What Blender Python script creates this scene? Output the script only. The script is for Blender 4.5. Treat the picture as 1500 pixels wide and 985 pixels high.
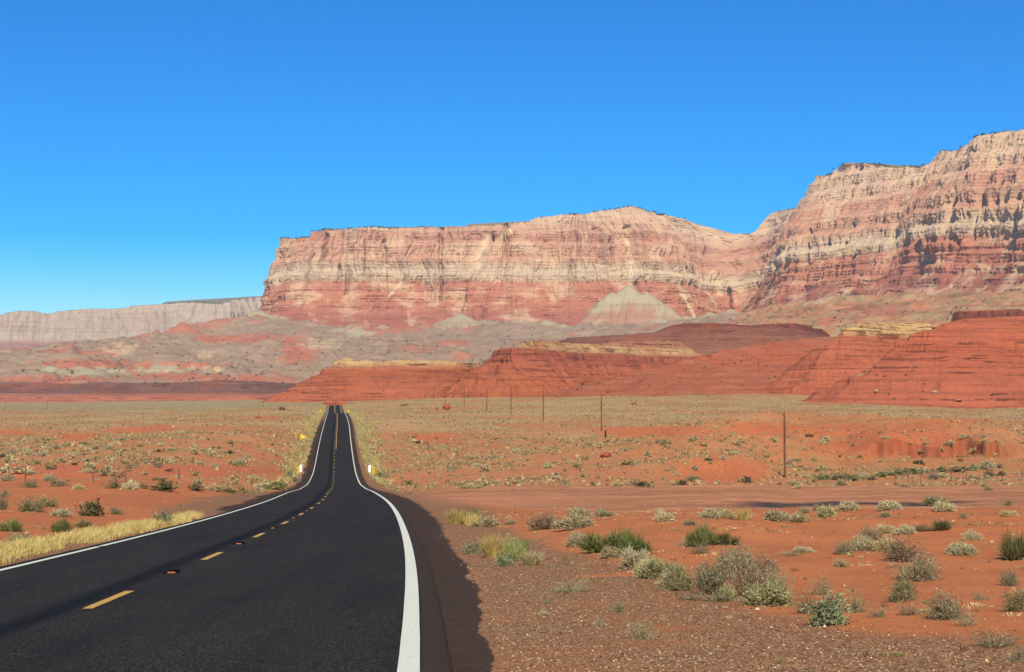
import bpy, math, random
import numpy as np

R = math.radians
for o in list(bpy.data.objects):
    bpy.data.objects.remove(o)
SC = bpy.context.scene
COL = SC.collection
random.seed(5)
RNG = np.random.default_rng(11)

# ------------------------------------------------------------------ camera, sky, sun, exposure
FPX, CX, CY, HZ, EYE = 2400.0, 750.0, 492.5, 590.0, 1.6
PITCH = math.atan((HZ - CY) / FPX)
cam_d = bpy.data.cameras.new('camera')
cam = bpy.data.objects.new('camera', cam_d)
COL.objects.link(cam)
cam_d.sensor_fit = 'HORIZONTAL'
cam_d.sensor_width = 36.0
cam_d.lens = 36.0 * FPX / 1500.0
cam_d.clip_start = 0.1
cam_d.clip_end = 60000
cam.location = (0, 0, EYE)
cam.rotation_euler = (R(90) + PITCH, 0, 0)
SC.camera = cam

SUN_EL = 41.0            # degrees above the horizon
SUN_AZ = 177.0           # compass-like: 0 = +Y (view direction), clockwise; behind the camera and to the right
az, el = R(SUN_AZ), R(SUN_EL)
SUN_DIR = (math.sin(az) * math.cos(el), math.cos(az) * math.cos(el), math.sin(el))   # towards the sun

world = bpy.data.worlds.new('World')
SC.world = world
world.use_nodes = True
wn = world.node_tree
wn.nodes.clear()
w_out = wn.nodes.new('ShaderNodeOutputWorld')
w_bg = wn.nodes.new('ShaderNodeBackground')
w_sky = wn.nodes.new('ShaderNodeTexSky')
w_sky.sky_type = 'NISHITA'
w_sky.sun_disc = False
w_sky.sun_elevation = el
w_sky.sun_rotation = az
w_sky.altitude = 1300
w_sky.air_density = 1.0
w_sky.dust_density = 0.0
w_sky.ozone_density = 5.0
w_hsv = wn.nodes.new('ShaderNodeHueSaturation')
w_hsv.inputs['Hue'].default_value = 0.499
w_hsv.inputs['Saturation'].default_value = 1.72
wn.links.new(w_sky.outputs[0], w_hsv.inputs['Color'])
w_gam = wn.nodes.new('ShaderNodeGamma')
w_gam.inputs[1].default_value = 1.18
wn.links.new(w_hsv.outputs[0], w_gam.inputs[0])
wn.links.new(w_gam.outputs[0], w_bg.inputs[0])
w_bg.inputs[1].default_value = 0.073
wn.links.new(w_bg.outputs[0], w_out.inputs[0])

sun_d = bpy.data.lights.new('sun', 'SUN')
sun_d.energy = 4.5
sun_d.angle = R(0.53)
sun_d.color = (1.0, 0.90, 0.70)
sun = bpy.data.objects.new('sun', sun_d)
COL.objects.link(sun)
from mathutils import Vector
sun.rotation_euler = Vector(SUN_DIR).to_track_quat('Z', 'Y').to_euler()
sun.location = (0, 0, 50)

SC.view_settings.view_transform = 'Standard'
SC.view_settings.look = 'None'
SC.view_settings.exposure = 0.4
SC.view_settings.gamma = 1.0
SC.view_settings.use_curve_mapping = False
SC.cycles.use_denoising = True
SC.cycles.max_bounces = 5
SC.cycles.diffuse_bounces = 2
SC.cycles.volume_bounces = 0
SC.cycles.transparent_max_bounces = 8
SC.cycles.caustics_reflective = False
SC.cycles.caustics_refractive = False

# ------------------------------------------------------------------ numeric helpers
SP, CP = math.sin(PITCH), math.cos(PITCH)

def ray(px, py):
    u = (np.asarray(px, float) - CX) / FPX
    v = (CY - np.asarray(py, float)) / FPX
    return u, CP - v * SP, SP + v * CP

def at(px, py, Y):
    """world point seen at a photo pixel, Y metres ahead"""
    a, b, c = ray(px, py)
    t = np.asarray(Y, float) / b
    return a * t, b * t, EYE + c * t

def proj(x, y, z):
    zz = z - EYE
    dep = np.maximum(y * CP + zz * SP, 0.3)
    return CX + FPX * x / dep, CY - FPX * (-y * SP + zz * CP) / dep

def _h(ix, iy, seed):
    h = (ix.astype(np.int64) * 374761393 + iy.astype(np.int64) * 668265263 + seed * 2147483647) & 0xffffffff
    h = ((h ^ (h >> 13)) * 1274126177) & 0xffffffff
    h = ((h ^ (h >> 15)) * 2246822519) & 0xffffffff
    return ((h ^ (h >> 16)) & 0xffff) / 65536.0

def pn(x, y, seed=0):
    x, y = np.broadcast_arrays(np.asarray(x, float), np.asarray(y, float))
    xi, yi = np.floor(x), np.floor(y)
    fx, fy = x - xi, y - yi
    u = fx * fx * fx * (fx * (fx * 6 - 15) + 10)
    v = fy * fy * fy * (fy * (fy * 6 - 15) + 10)
    def g(dx, dy):
        a = _h(xi + dx, yi + dy, seed) * 6.2831853
        return np.cos(a) * (fx - dx) + np.sin(a) * (fy - dy)
    a = g(0, 0); b = g(1, 0); c = g(0, 1); d = g(1, 1)
    return 1.45 * ((a + u * (b - a)) + v * ((c + u * (d - c)) - (a + u * (b - a))))

def fbm(x, y, o=4, seed=0, gain=0.5):
    s, a, f = 0.0, 1.0, 1.0
    for k in range(o):
        s = s + a * pn(np.asarray(x) * f + 17.3 * k, np.asarray(y) * f - 9.1 * k, seed + k)
        a *= gain; f *= 2.03
    return s

def ridged(x, y, o=3, seed=0):
    s, a, f = 0.0, 1.0, 1.0
    for k in range(o):
        s = s + a * (1 - 2 * np.abs(pn(np.asarray(x) * f, np.asarray(y) * f, seed + k)))
        a *= 0.5; f *= 2.1
    return s

def sst(x, a, b):
    t = np.clip((np.asarray(x, float) - a) / (b - a), 0, 1)
    return t * t * (3 - 2 * t)

def pchip(xs, ys):
    xs, ys = np.array(xs, float), np.array(ys, float)
    h = np.diff(xs); d = np.diff(ys) / h
    m = np.zeros_like(ys)
    m[0], m[-1] = d[0], d[-1]
    for i in range(1, len(xs) - 1):
        if d[i - 1] * d[i] > 0:
            w1, w2 = 2 * h[i] + h[i - 1], h[i] + 2 * h[i - 1]
            m[i] = (w1 + w2) / (w1 / d[i - 1] + w2 / d[i])
    def f(x):
        x = np.asarray(x, float)
        i = np.clip(np.searchsorted(xs, x) - 1, 0, len(xs) - 2)
        t = (x - xs[i]) / h[i]
        lo, hi = x < xs[0], x > xs[-1]
        r = ((1 + 2 * t) * (1 - t) ** 2 * ys[i] + t * (1 - t) ** 2 * h[i] * m[i]
             + t * t * (3 - 2 * t) * ys[i + 1] + t * t * (t - 1) * h[i] * m[i + 1])
        r = np.where(lo, ys[0] + m[0] * (x - xs[0]), r)
        return np.where(hi, ys[-1] + m[-1] * (x - xs[-1]), r)
    return f

# ------------------------------------------------------------------ object helpers
def tag(o, label=None, cat=None, group=None, kind=None):
    if label: o['label'] = label
    if cat: o['category'] = cat
    if group: o['group'] = group
    if kind: o['kind'] = kind
    return o

def mesh_np(name, V, tris=None, quads=None, cols=None, smooth=False):
    """mesh from numpy arrays; cols = {attribute: (n,4) or (n,3)}"""
    me = bpy.data.meshes.new(name)
    V = np.asarray(V, np.float32)
    me.vertices.add(len(V)); me.vertices.foreach_set('co', V.ravel())
    loops, starts, n = [], [], 0
    if quads is not None and len(quads):
        q = np.asarray(quads, np.int32); loops.append(q.ravel()); starts.append(n + 4 * np.arange(len(q))); n += 4 * len(q)
    if tris is not None and len(tris):
        t = np.asarray(tris, np.int32); loops.append(t.ravel()); starts.append(n + 3 * np.arange(len(t))); n += 3 * len(t)
    L = np.concatenate(loops).astype(np.int32); S = np.concatenate(starts).astype(np.int32)
    me.loops.add(len(L)); me.loops.foreach_set('vertex_index', L)
    me.polygons.add(len(S)); me.polygons.foreach_set('loop_start', S)
    me.polygons.foreach_set('use_smooth', np.full(len(S), bool(smooth)))
    me.update(calc_edges=True)
    for k, c in (cols or {}).items():
        c = np.asarray(c, np.float32)
        if c.shape[1] == 3: c = np.concatenate([c, np.ones((len(c), 1), np.float32)], 1)
        a = me.color_attributes.new(k, 'FLOAT_COLOR', 'POINT')
        a.data.foreach_set('color', c.ravel())
    return me

def link(name, me, mat=None, parent=None, loc=(0, 0, 0)):
    o = bpy.data.objects.new(name, me)
    COL.objects.link(o)
    if mat and me is not None and not me.materials: me.materials.append(mat)
    o.location = loc
    if parent: o.parent = parent
    return o

def empty(name, loc=(0, 0, 0), rz=0.0):
    o = bpy.data.objects.new(name, None)
    COL.objects.link(o); o.location = loc; o.rotation_euler = (0, 0, rz); o.empty_display_size = 0.2
    return o

def gridq(n, m):
    i = np.arange(n - 1)[:, None] * m + np.arange(m - 1)[None, :]
    i = i.ravel()
    return np.stack([i, i + 1, i + m + 1, i + m], 1)

class MB:
    """collects boxes, tubes and plates and links them as one mesh object"""
    def __init__(s): s.v, s.f = [], []
    def add(s, vs, fs):
        n = len(s.v); s.v += [tuple(p) for p in vs]; s.f += [tuple(n + i for i in f) for f in fs]; return s
    def box(s, c, d, rz=0.0, ry=0.0):
        vs = []
        for k in range(8):
            x, y, z = ((k & 1) - .5) * d[0], ((k >> 1 & 1) - .5) * d[1], ((k >> 2) - .5) * d[2]
            x, z = x * math.cos(ry) + z * math.sin(ry), -x * math.sin(ry) + z * math.cos(ry)
            x, y = x * math.cos(rz) - y * math.sin(rz), x * math.sin(rz) + y * math.cos(rz)
            vs.append((c[0] + x, c[1] + y, c[2] + z))
        return s.add(vs, [(0, 2, 3, 1), (4, 5, 7, 6), (0, 1, 5, 4), (2, 6, 7, 3), (0, 4, 6, 2), (1, 3, 7, 5)])
    def tube(s, pts, rad, seg=8, cap=True):
        n0 = len(s.v); k = len(pts)
        for i, p in enumerate(pts):
            a = Vector(pts[max(i - 1, 0)]); b = Vector(pts[min(i + 1, k - 1)])
            t = (b - a).normalized()
            u = t.cross(Vector((0.31, 0.95, 0.02) if abs(t.z) > .7 else (0, 0, 1))).normalized(); w = t.cross(u)
            r = rad[i] if isinstance(rad, (list, tuple)) else rad
            for j in range(seg):
                q = 2 * math.pi * j / seg
                s.v.append(tuple(Vector(p) + u * (r * math.cos(q)) + w * (r * math.sin(q))))
        for i in range(k - 1):
            for j in range(seg):
                s.f.append((n0 + i * seg + j, n0 + i * seg + (j + 1) % seg, n0 + (i + 1) * seg + (j + 1) % seg, n0 + (i + 1) * seg + j))
        if cap:
            s.f.append(tuple(n0 + j for j in range(seg))[::-1]); s.f.append(tuple(n0 + (k - 1) * seg + j for j in range(seg)))
        return s
    def mesh(s, name, smooth=False):
        me = bpy.data.meshes.new(name); me.from_pydata(s.v, [], s.f)
        if smooth: me.polygons.foreach_set('use_smooth', [True] * len(me.polygons))
        me.update(); return me
    def build(s, name, mat, parent=None, loc=(0, 0, 0), smooth=False):
        return link(name, s.mesh(name, smooth), mat, parent, loc)

# ------------------------------------------------------------------ material helpers
class NT:
    def __init__(s, name):
        s.m = bpy.data.materials.new(name); s.m.use_nodes = True
        s.t = s.m.node_tree; s.t.nodes.clear()
        s.out = s.t.nodes.new('ShaderNodeOutputMaterial')
    def n(s, typ, **kw):
        nd = s.t.nodes.new(typ)
        for k, v in kw.items(): setattr(nd, k, v)
        return nd
    def put(s, sock, v):
        if isinstance(v, bpy.types.NodeSocket): s.t.links.new(v, sock)
        elif v is not None:
            if sock.type == 'RGBA' and len(v) == 3: v = (*v, 1)
            sock.default_value = v
    def math(s, op, a, b=None, clamp=False):
        nd = s.n('ShaderNodeMath', operation=op); nd.use_clamp = clamp
        s.put(nd.inputs[0], a)
        if b is not None: s.put(nd.inputs[1], b)
        return nd.outputs[0]
    def mix(s, f, a, b, mode='MIX'):
        nd = s.n('ShaderNodeMix', data_type='RGBA', blend_type=mode)
        s.put(nd.inputs[0], f); s.put(nd.inputs[6], a); s.put(nd.inputs[7], b)
        return nd.outputs[2]
    def pos(s): return s.n('ShaderNodeNewGeometry').outputs['Position']
    def mapv(s, vec, scale):
        nd = s.n('ShaderNodeMapping'); s.put(nd.inputs['Vector'], vec); nd.inputs['Scale'].default_value = scale
        return nd.outputs[0]
    def noise(s, vec, scale, det=3, rough=.55, dist=0.0):
        nd = s.n('ShaderNodeTexNoise'); s.put(nd.inputs['Vector'], vec)
        nd.inputs['Scale'].default_value = scale; nd.inputs['Detail'].default_value = det
        nd.inputs['Roughness'].default_value = rough; nd.inputs['Distortion'].default_value = dist
        return nd.outputs['Fac']
    def vor(s, vec, scale, out='Color'):
        nd = s.n('ShaderNodeTexVoronoi'); s.put(nd.inputs['Vector'], vec); nd.inputs['Scale'].default_value = scale
        return nd.outputs[out]
    def step(s, v, a, b, lo=0.0, hi=1.0):
        nd = s.n('ShaderNodeMapRange', interpolation_type='SMOOTHSTEP'); s.put(nd.inputs[0], v)
        nd.inputs[1].default_value = a; nd.inputs[2].default_value = b
        nd.inputs[3].default_value = lo; nd.inputs[4].default_value = hi
        return nd.outputs[0]
    def ramp(s, f, stops, interp='LINEAR'):
        nd = s.n('ShaderNodeValToRGB'); s.put(nd.inputs[0], f); cr = nd.color_ramp; cr.interpolation = interp
        cr.elements[0].position = stops[0][0]; cr.elements[0].color = (*stops[0][1], 1)
        cr.elements[1].position = stops[-1][0]; cr.elements[1].color = (*stops[-1][1], 1)
        for p, c in stops[1:-1]:
            e = cr.elements.new(p); e.color = (*c, 1)
        return nd.outputs[0]
    def attr(s, name):
        nd = s.n('ShaderNodeAttribute', attribute_name=name)
        sp = s.n('ShaderNodeSeparateColor'); s.t.links.new(nd.outputs['Color'], sp.inputs[0])
        return nd.outputs['Color'], sp.outputs[0], sp.outputs[1], sp.outputs[2], nd.outputs['Alpha']
    def sep(s, v):
        nd = s.n('ShaderNodeSeparateXYZ'); s.put(nd.inputs[0], v); return nd.outputs
    def bump(s, h, strength, dist):
        nd = s.n('ShaderNodeBump'); s.put(nd.inputs['Height'], h)
        s.put(nd.inputs['Strength'], strength); nd.inputs['Distance'].default_value = dist
        return nd.outputs[0]
    def diffuse(s, col, normal=None, rough=0.9, spec=0.15):
        b = s.n('ShaderNodeBsdfPrincipled')
        s.put(b.inputs['Base Color'], col); b.inputs['Roughness'].default_value = rough
        b.inputs['Specular IOR Level'].default_value = spec
        if normal is not None: s.t.links.new(normal, b.inputs['Normal'])
        s.t.links.new(b.outputs[0], s.out.inputs[0]); return s.m

def plain(name, col, rough=.7, var=.25, scale=8.0, spec=.3):
    t = NT(name)
    f = t.noise(t.pos(), scale, 4)
    c = t.mix(f, [x * (1 - var) for x in col], [x * (1 + var) for x in col])
    return t.diffuse(c, None, rough, spec)

# ------------------------------------------------------------------ the road's line and profile (plan and height along Y)
ROAD_D = [-20, 0, 13.5, 28.5, 55.7, 89.5, 140, 190, 240, 279, 303, 377, 475, 600, 702, 735, 790, 886, 1016, 1080, 1200, 1500]
ROAD_Z = [0.55, 0.0, -0.62, -1.27, -2.46, -3.88, -5.98, -8.2, -9.85, -10.25, -9.85, -7.5, -4.75, -3.25, -2.75, -3.1, -3.9, -3.15, -0.45, -0.1, -2.5, -9]
ROAD_XD = [-20, 0, 13.5, 28.5, 55.7, 89.5, 140, 240, 377, 475, 702, 886, 1016, 1500]
ROAD_X = [-3.1, -3.75, -4.45, -5.35, -7.35, -10.25, -15.4, -26.0, -40.6, -50.8, -75.3, -95.8, -109.9, -162]
road_z = pchip(ROAD_D, ROAD_Z)
road_x = pchip(ROAD_XD, ROAD_X)
def road_n(d):
    s = (road_x(d + .5) - road_x(d - .5))
    L = np.sqrt(1 + s * s)
    return 1 / L, -s / L, L
def lateral(x, y):
    nx, ny, L = road_n(y)
    return (x - road_x(y)) * nx

# ------------------------------------------------------------------ terrain height
CTRL = [  # photo pixel and distance of points on the open ground
 (1400, 985, 13.2), (1000, 985, 13.3), (1500, 930, 17), (1250, 925, 17.8), (1085, 872, 23.5), (1400, 905, 19.5),
 (850, 880, 21.5), (760, 840, 27), (720, 775, 48), (900, 830, 29), (1300, 850, 26), (1480, 830, 28.5),
 (900, 790, 38), (1050, 800, 35), (1200, 790, 38), (1350, 790, 37), (1480, 790, 36),
 (880, 757, 49), (1000, 757, 49), (1100, 756, 49.5), (1200, 753, 51), (1300, 751, 52), (1400, 748, 53), (1500, 748, 53),
 (900, 748, 96), (1050, 745, 98), (1200, 742, 103), (1350, 738, 107), (1500, 734, 108),
 (760, 740, 104), (680, 733, 112), (660, 716, 142), (800, 714, 146), (950, 712, 150), (1100, 711, 152), (1300, 712, 150), (1480, 713, 148),
 (700, 711, 186), (850, 710, 192), (980, 709, 200), (1150, 706, 237), (1280, 703, 230), (1400, 700, 225), (1490, 700, 225),
 (640, 700, 240), (750, 690, 252), (750, 665, 310), (750, 640, 392), (700, 612, 590), (850, 655, 320), (900, 638, 395),
 (620, 650, 370), (600, 612, 590),
 (1000, 648, 330), (1060, 650, 300), (1060, 680, 262), (1150, 668, 290), (1220, 685, 268),
 (1150, 635, 370), (1300, 634, 360), (1420, 640, 350), (1490, 650, 330), (1200, 616, 500), (1400, 616, 500), (1000, 616, 540),
 (750, 592, 900), (900, 588, 950), (1050, 588, 950), (1250, 594, 850), (1450, 601, 800),
 (650, 590, 1000), (800, 584, 1100), (1000, 578, 1300), (1150, 577, 1300), (1300, 592, 1000), (1480, 600, 950),
 (800, 582, 1500), (1100, 577, 1700), (1400, 585, 1500),
 (60, 830, 31), (100, 800, 38), (0, 845, 29), (150, 782, 43), (220, 765, 51), (0, 790, 44), (60, 765, 56), (300, 745, 72),
 (200, 738, 80), (60, 735, 82), (350, 728, 95), (250, 720, 108), (100, 718, 110), (10, 715, 112), (350, 712, 135),
 (150, 702, 140), (40, 702, 138), (150, 690, 172), (20, 690, 168), (300, 694, 178), (400, 700, 195),
 (200, 662, 258), (50, 662, 250), (350, 665, 265), (420, 672, 290), (200, 640, 360), (50, 640, 350), (380, 640, 372), (400, 615, 590),
 (50, 620, 550), (220, 619, 560), (50, 605, 880), (250, 604, 900), (420, 601, 880), (50, 599, 1200), (300, 598, 1200), (450, 595, 1100),
 (50, 592, 1700), (250, 590, 1700), (400, 589, 1500), (200, 588, 2100), (0, 588, 2100),
]
pts = [at(*c) for c in CTRL]
for d in (-10, 0, 8, 16, 26, 40, 58, 80, 110, 140, 175, 215, 260, 310, 370, 450, 560, 700, 850, 1016):
    for s, dz in ((-7.5, -.15), (8, -.1)):
        if s > 0 and d < 20: dz = 0.0
        pts.append((float(road_x(d)) + s, d, float(road_z(d)) + dz))
for x, y, z in ((14, 0, -.1), (30, 5, -.4), (-22, 5, -.6), (40, 30, -1.6), (-30, 30, -1.7), (-45, 90, -4), (60, 90, -4.5), (120, 250, -8),
                (-120, 250, -6), (250, 500, -4), (-250, 500, -6), (600, 1300, 6), (-600, 1300, -2), (0, 2600, 0), (1200, 2600, 4), (-1200, 2600, 2),
                (0, 6000, 0), (3000, 6000, 0), (-3000, 6000, 0), (0, 13000, 0), (6000, 13000, 0), (-6000, 13000, 0)):
    pts.append((x, y, z))
PT = np.array(pts, float)
def rq(x, y):
    b = np.maximum(y + 25.0, 3.0)
    return 5.0 * np.clip(x / b, -1.4, 1.4), 1.15 * np.log(b)
QA, QB = rq(PT[:, 0], PT[:, 1])
def tps(r2): return np.where(r2 > 1e-12, 0.5 * r2 * np.log(np.maximum(r2, 1e-12)), 0)
n_ = len(PT)
A = np.zeros((n_ + 3, n_ + 3))
A[:n_, :n_] = tps((QA[:, None] - QA) ** 2 + (QB[:, None] - QB) ** 2) + np.eye(n_) * 0.004
A[:n_, n_] = 1; A[:n_, n_ + 1] = QA; A[:n_, n_ + 2] = QB
A[n_:, :n_] = A[:n_, n_:].T
WGT = np.linalg.solve(A, np.concatenate([PT[:, 2], [0, 0, 0]]))

def ground_z(x, y):
    x, y = np.broadcast_arrays(np.asarray(x, float), np.asarray(y, float))
    sh = x.shape; x = x.ravel(); y = y.ravel()
    z = np.empty(len(x))
    for i in range(0, len(x), 60000):
        a, b = rq(x[i:i + 60000], y[i:i + 60000])
        k = tps((a[:, None] - QA) ** 2 + (b[:, None] - QB) ** 2)
        z[i:i + 60000] = k @ WGT[:n_] + WGT[n_] + a * WGT[n_ + 1] + b * WGT[n_ + 2]
    px = CX + FPX * x / np.maximum(y, 4)
    lat = np.abs(lateral(x, y))
    off = sst(lat, 5.5, 16)
    # lumps: small near, long swells far away
    far = sst(y, 120, 420)
    z = z + off * (0.05 * fbm(x / 1.3, y / 1.3, 3, 3) + 0.13 * fbm(x / 6, y / 6, 3, 7) * sst(y, 18, 40)
                   + far * 0.7 * fbm(x / 38, y / 46, 4, 9) + sst(y, 190, 260) * (1 - sst(y, 420, 600)) * (.85 * ridged(x / 26, y / 34, 3, 15) * sst(px, 860, 1000) + .35 * ridged(x / 20, y / 30, 3, 17))
                   + sst(y, 500, 900) * 1.1 * fbm(x / 150, y / 170, 3, 21))
    # flat pull-out and side track
    # mounds and the cut bank of the wash on the right
    d0 = 262 + 9 * fbm(px / 60., 3.3, 2, 31) + 3 * pn(px / 13., 1.7, 33)
    wpx = sst(px, 1225, 1300) * (1 - sst(px, 1455, 1530))
    z = z + wpx * 2.1 * sst(y, d0, d0 + 3.5) * (1 - sst(y, 300, 390))
    d1 = 222 + 6 * fbm(px / 50., 8.3, 2, 35)
    w1 = sst(px, 960, 1010) * (1 - sst(px, 1090, 1130))
    z = z + w1 * 1.1 * sst(y, d1, d1 + 14) * (1 - sst(y, 300, 380))
    for mpx, md, sx, sy, mh in ((1055, 288, 16, 20, 2.3), (1128, 385, 14, 18, 2.0), (1245, 395, 20, 18, 1.7), (930, 400, 20, 16, 1.4), (1370, 345, 22, 16, 1.6), (830, 330, 18, 22, 1.2), (1000, 350, 14, 14, 1.2), (1460, 300, 14, 14, 1.4)):
        mx = (mpx - CX) / FPX * md
        wb = 1 + .35 * pn(x / 7, y / 7, 301)
        z = z + mh * np.exp(-(((x - mx) / sx) ** 2 + ((y - md) / sy) ** 2) * wb)
    # low red bank left
    d2 = 136 + 5 * fbm(px / 60., 5.3, 2, 37)
    w2 = (1 - sst(px, 360, 440)) * sst(lat, 14, 24)
    z = z + w2 * 0.55 * sst(y, d2, d2 + 5) * (1 - sst(y, 150, 230))
    # road bed
    rz = road_z(np.clip(y, -30, 1480)) - 0.16
    k = sst(lat, 4.5, 12.5) if False else sst(lat, 4.7, 11.0)
    k = np.where(y > 1480, 1, k)
    z = rz * (1 - k) + z * k
    return z.reshape(sh)

# polar grid of the ground, centred a little behind the camera
GC = -15.0
th_in = np.linspace(-22, 22, 900)
th = np.concatenate([np.linspace(-62, -22.3, 110), th_in, np.linspace(22.3, 62, 110)])
rr = np.concatenate([np.geomspace(3.0, 3000, 860), np.geomspace(3060, 14000, 40)])
TH, RRg = np.meshgrid(np.radians(th), rr, indexing='ij')
GX, GY = RRg * np.sin(TH), GC + RRg * np.cos(TH)
GZ = ground_z(GX, GY)
LTH = np.radians(th); LR = np.log(rr)
def gz(x, y):
    """ground height of the built mesh (bilinear)"""
    x = np.asarray(x, float); y = np.asarray(y, float)
    t = np.arctan2(x, y - GC); r = np.log(np.hypot(x, y - GC))
    fi = np.interp(t, LTH, np.arange(len(LTH))); fj = np.interp(r, LR, np.arange(len(LR)))
    i = np.clip(fi.astype(int), 0, len(LTH) - 2); j = np.clip(fj.astype(int), 0, len(LR) - 2)
    a, b = fi - i, fj - j
    return (GZ[i, j] * (1 - a) * (1 - b) + GZ[i + 1, j] * a * (1 - b) + GZ[i, j + 1] * (1 - a) * b + GZ[i + 1, j + 1] * a * b)
MARCH = np.geomspace(7, 2600, 5000)
def hit(px, py):
    """first ground point seen at a photo pixel -> (x, y, z, distance)"""
    x, y, z = at(px, py, MARCH)
    g = gz(x, y)
    w = np.nonzero(z <= g)[0]
    k = w[0] if len(w) else len(MARCH) - 1
    return float(x[k]), float(y[k]), float(g[k]), float(y[k])

PXg, PYg = proj(GX, GY, GZ)
LAT = lateral(GX, GY)
ALAT = np.abs(LAT)

# ground cover masks: r gravel, g dry-grass tint, b bright red soil, a dark band along the pavement edge
def cover(x, y, px, py, lat):
    al = np.abs(lat)
    n1 = fbm(x / 2.5, y / 2.5, 3, 41); n2 = fbm(x / 14, y / 22, 3, 43); n3 = fbm(x / 60, y / 90, 4, 45)
    # gravel shoulder: wide on the near right, narrow elsewhere
    wid = np.interp(y, [0, 12, 15, 17, 20, 26, 32, 40, 55, 75, 110, 160, 300, 700], [14, 10.5, 7.9, 6.3, 5.2, 4.7, 4.3, 3.8, 3.6, 5.0, 6.0, 3.5, 3.0, 2.5])
    widl = np.interp(y, [0, 30, 60, 80, 110, 200, 700], [2.2, 2.0, 1.6, 5.0, 5.0, 2.2, 2])
    e = np.where(lat > 0, wid, widl) + n1 * 0.9 + n2 * np.where(y < 70, .35, 1.2)
    gravel = 1 - sst(al - 3.8, e * 0.5, e * 1.25)
    gravel = gravel * (1 - 0.75 * sst(n1 + 0.7 * n2, 0.25, 0.75) * sst(al, 5.6, 7))
    g_far = sst(y, 250, 560)
    grass = g_far * sst(n2 * .6 + n3 * 1.1 + 0.22 * sst(y, 300, 700) + .1, -0.35, 0.55)
    grass = np.maximum(grass, .20 * sst(y, 125, 200))
    bare = .85 * sst(n3 + .6 * n2, .30, .72) * sst(y, 130, 260) * (1 - sst(y, 1000, 1600))
    return gravel, grass, bare
GRAV, GRAS, BARE = cover(GX, GY, PXg, PYg, LAT)
def blob(px, py, cx, cy, rx, ry, seed=0):
    n = 0.45 * fbm(px / 11.0, py / 3.0, 3, 60 + seed)
    return 1 - sst(((px - cx) / rx) ** 2 + ((py - cy) / ry) ** 2 + n, 0.45, 1.15)
for cx, cy, rx, ry in ((110, 640, 45, 6), (200, 630, 55, 6), (240, 626, 30, 5), (20, 634, 35, 5), (390, 613, 30, 3), (640, 643, 45, 8), (920, 632, 60, 7),
                       (985, 632, 70, 9), (1120, 628, 60, 11), (1230, 632, 100, 12), (1330, 640, 90, 22), (1060, 690, 75, 22), (1290, 655, 120, 14), (1400, 617, 60, 4), (60, 690, 120, 12), (300, 690, 130, 10)):
    w = blob(PXg, PYg, cx, cy, rx, ry, int(cx))
    BARE = np.maximum(BARE, w); GRAS = GRAS * (1 - .85 * w)
OLIVE = sst(GY, 820, 1150) * (1 - sst(PXg, 400, 560))
EDGE_DARK = (LAT > 0) * (1 - sst(ALAT + 0.07 * fbm(GX / .5, GY / 1.2, 3, 51) + .10 * pn(GX / 2.2, GY / 3.5, 52), 4.55 + np.interp(GY, [0, 13, 20, 27, 50, 60, 110, 200], [-.30, -.30, -.20, -.08, -.12, 0, .1, -.3]),
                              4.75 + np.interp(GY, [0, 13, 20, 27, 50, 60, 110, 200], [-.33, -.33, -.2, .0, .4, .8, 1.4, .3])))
EDGE_DARK = EDGE_DARK + (LAT < 0) * sst(GY, 60, 90) * (1 - sst(GY, 400, 700)) * (1 - sst(ALAT + .5 * fbm(GX / 3, GY / 5, 2, 53), 4.6, 6.0)) * .8
EDGE_DARK = np.clip(EDGE_DARK, 0, 1)
TRACK = sst(GY, 86, 97) * (1 - sst(GY, 150, 162)) * sst(LAT, 4, 9)            # packed pull-out
TRACK = TRACK * sst(PXg, 540, 640)
_so = GY - (104.5 + .010 * (PXg - 1100) + 1.2 * pn(PXg / 90, .4, 5))
STRIP = sst(_so, -4.2, -3.2) * (1 - sst(_so, 3.2, 4.4)) * sst(PXg + 14 * pn(GY / 2.0, .7, 6), 1050, 1120) * (1 - sst(PXg + 20 * pn(GY / 2.0, .9, 7), 1370, 1450))
_px = CX + FPX * GX / np.maximum(GY, 4)
_d0 = 262 + 9 * fbm(_px / 60., 3.3, 2, 31) + 3 * pn(_px / 13., 1.7, 33)
BANK = sst(_px, 1235, 1310) * (1 - sst(_px, 1450, 1520)) * sst(GY - _d0, -1.5, 0) * (1 - sst(GY - _d0 + 1.5 * pn(_px / 6., 2.2, 34), 3.5, 7))
mask1 = np.stack([GRAV, GRAS, BARE, EDGE_DARK], -1).reshape(-1, 4)
mask2 = np.stack([TRACK, STRIP, OLIVE, BANK], -1).reshape(-1, 4)

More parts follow.
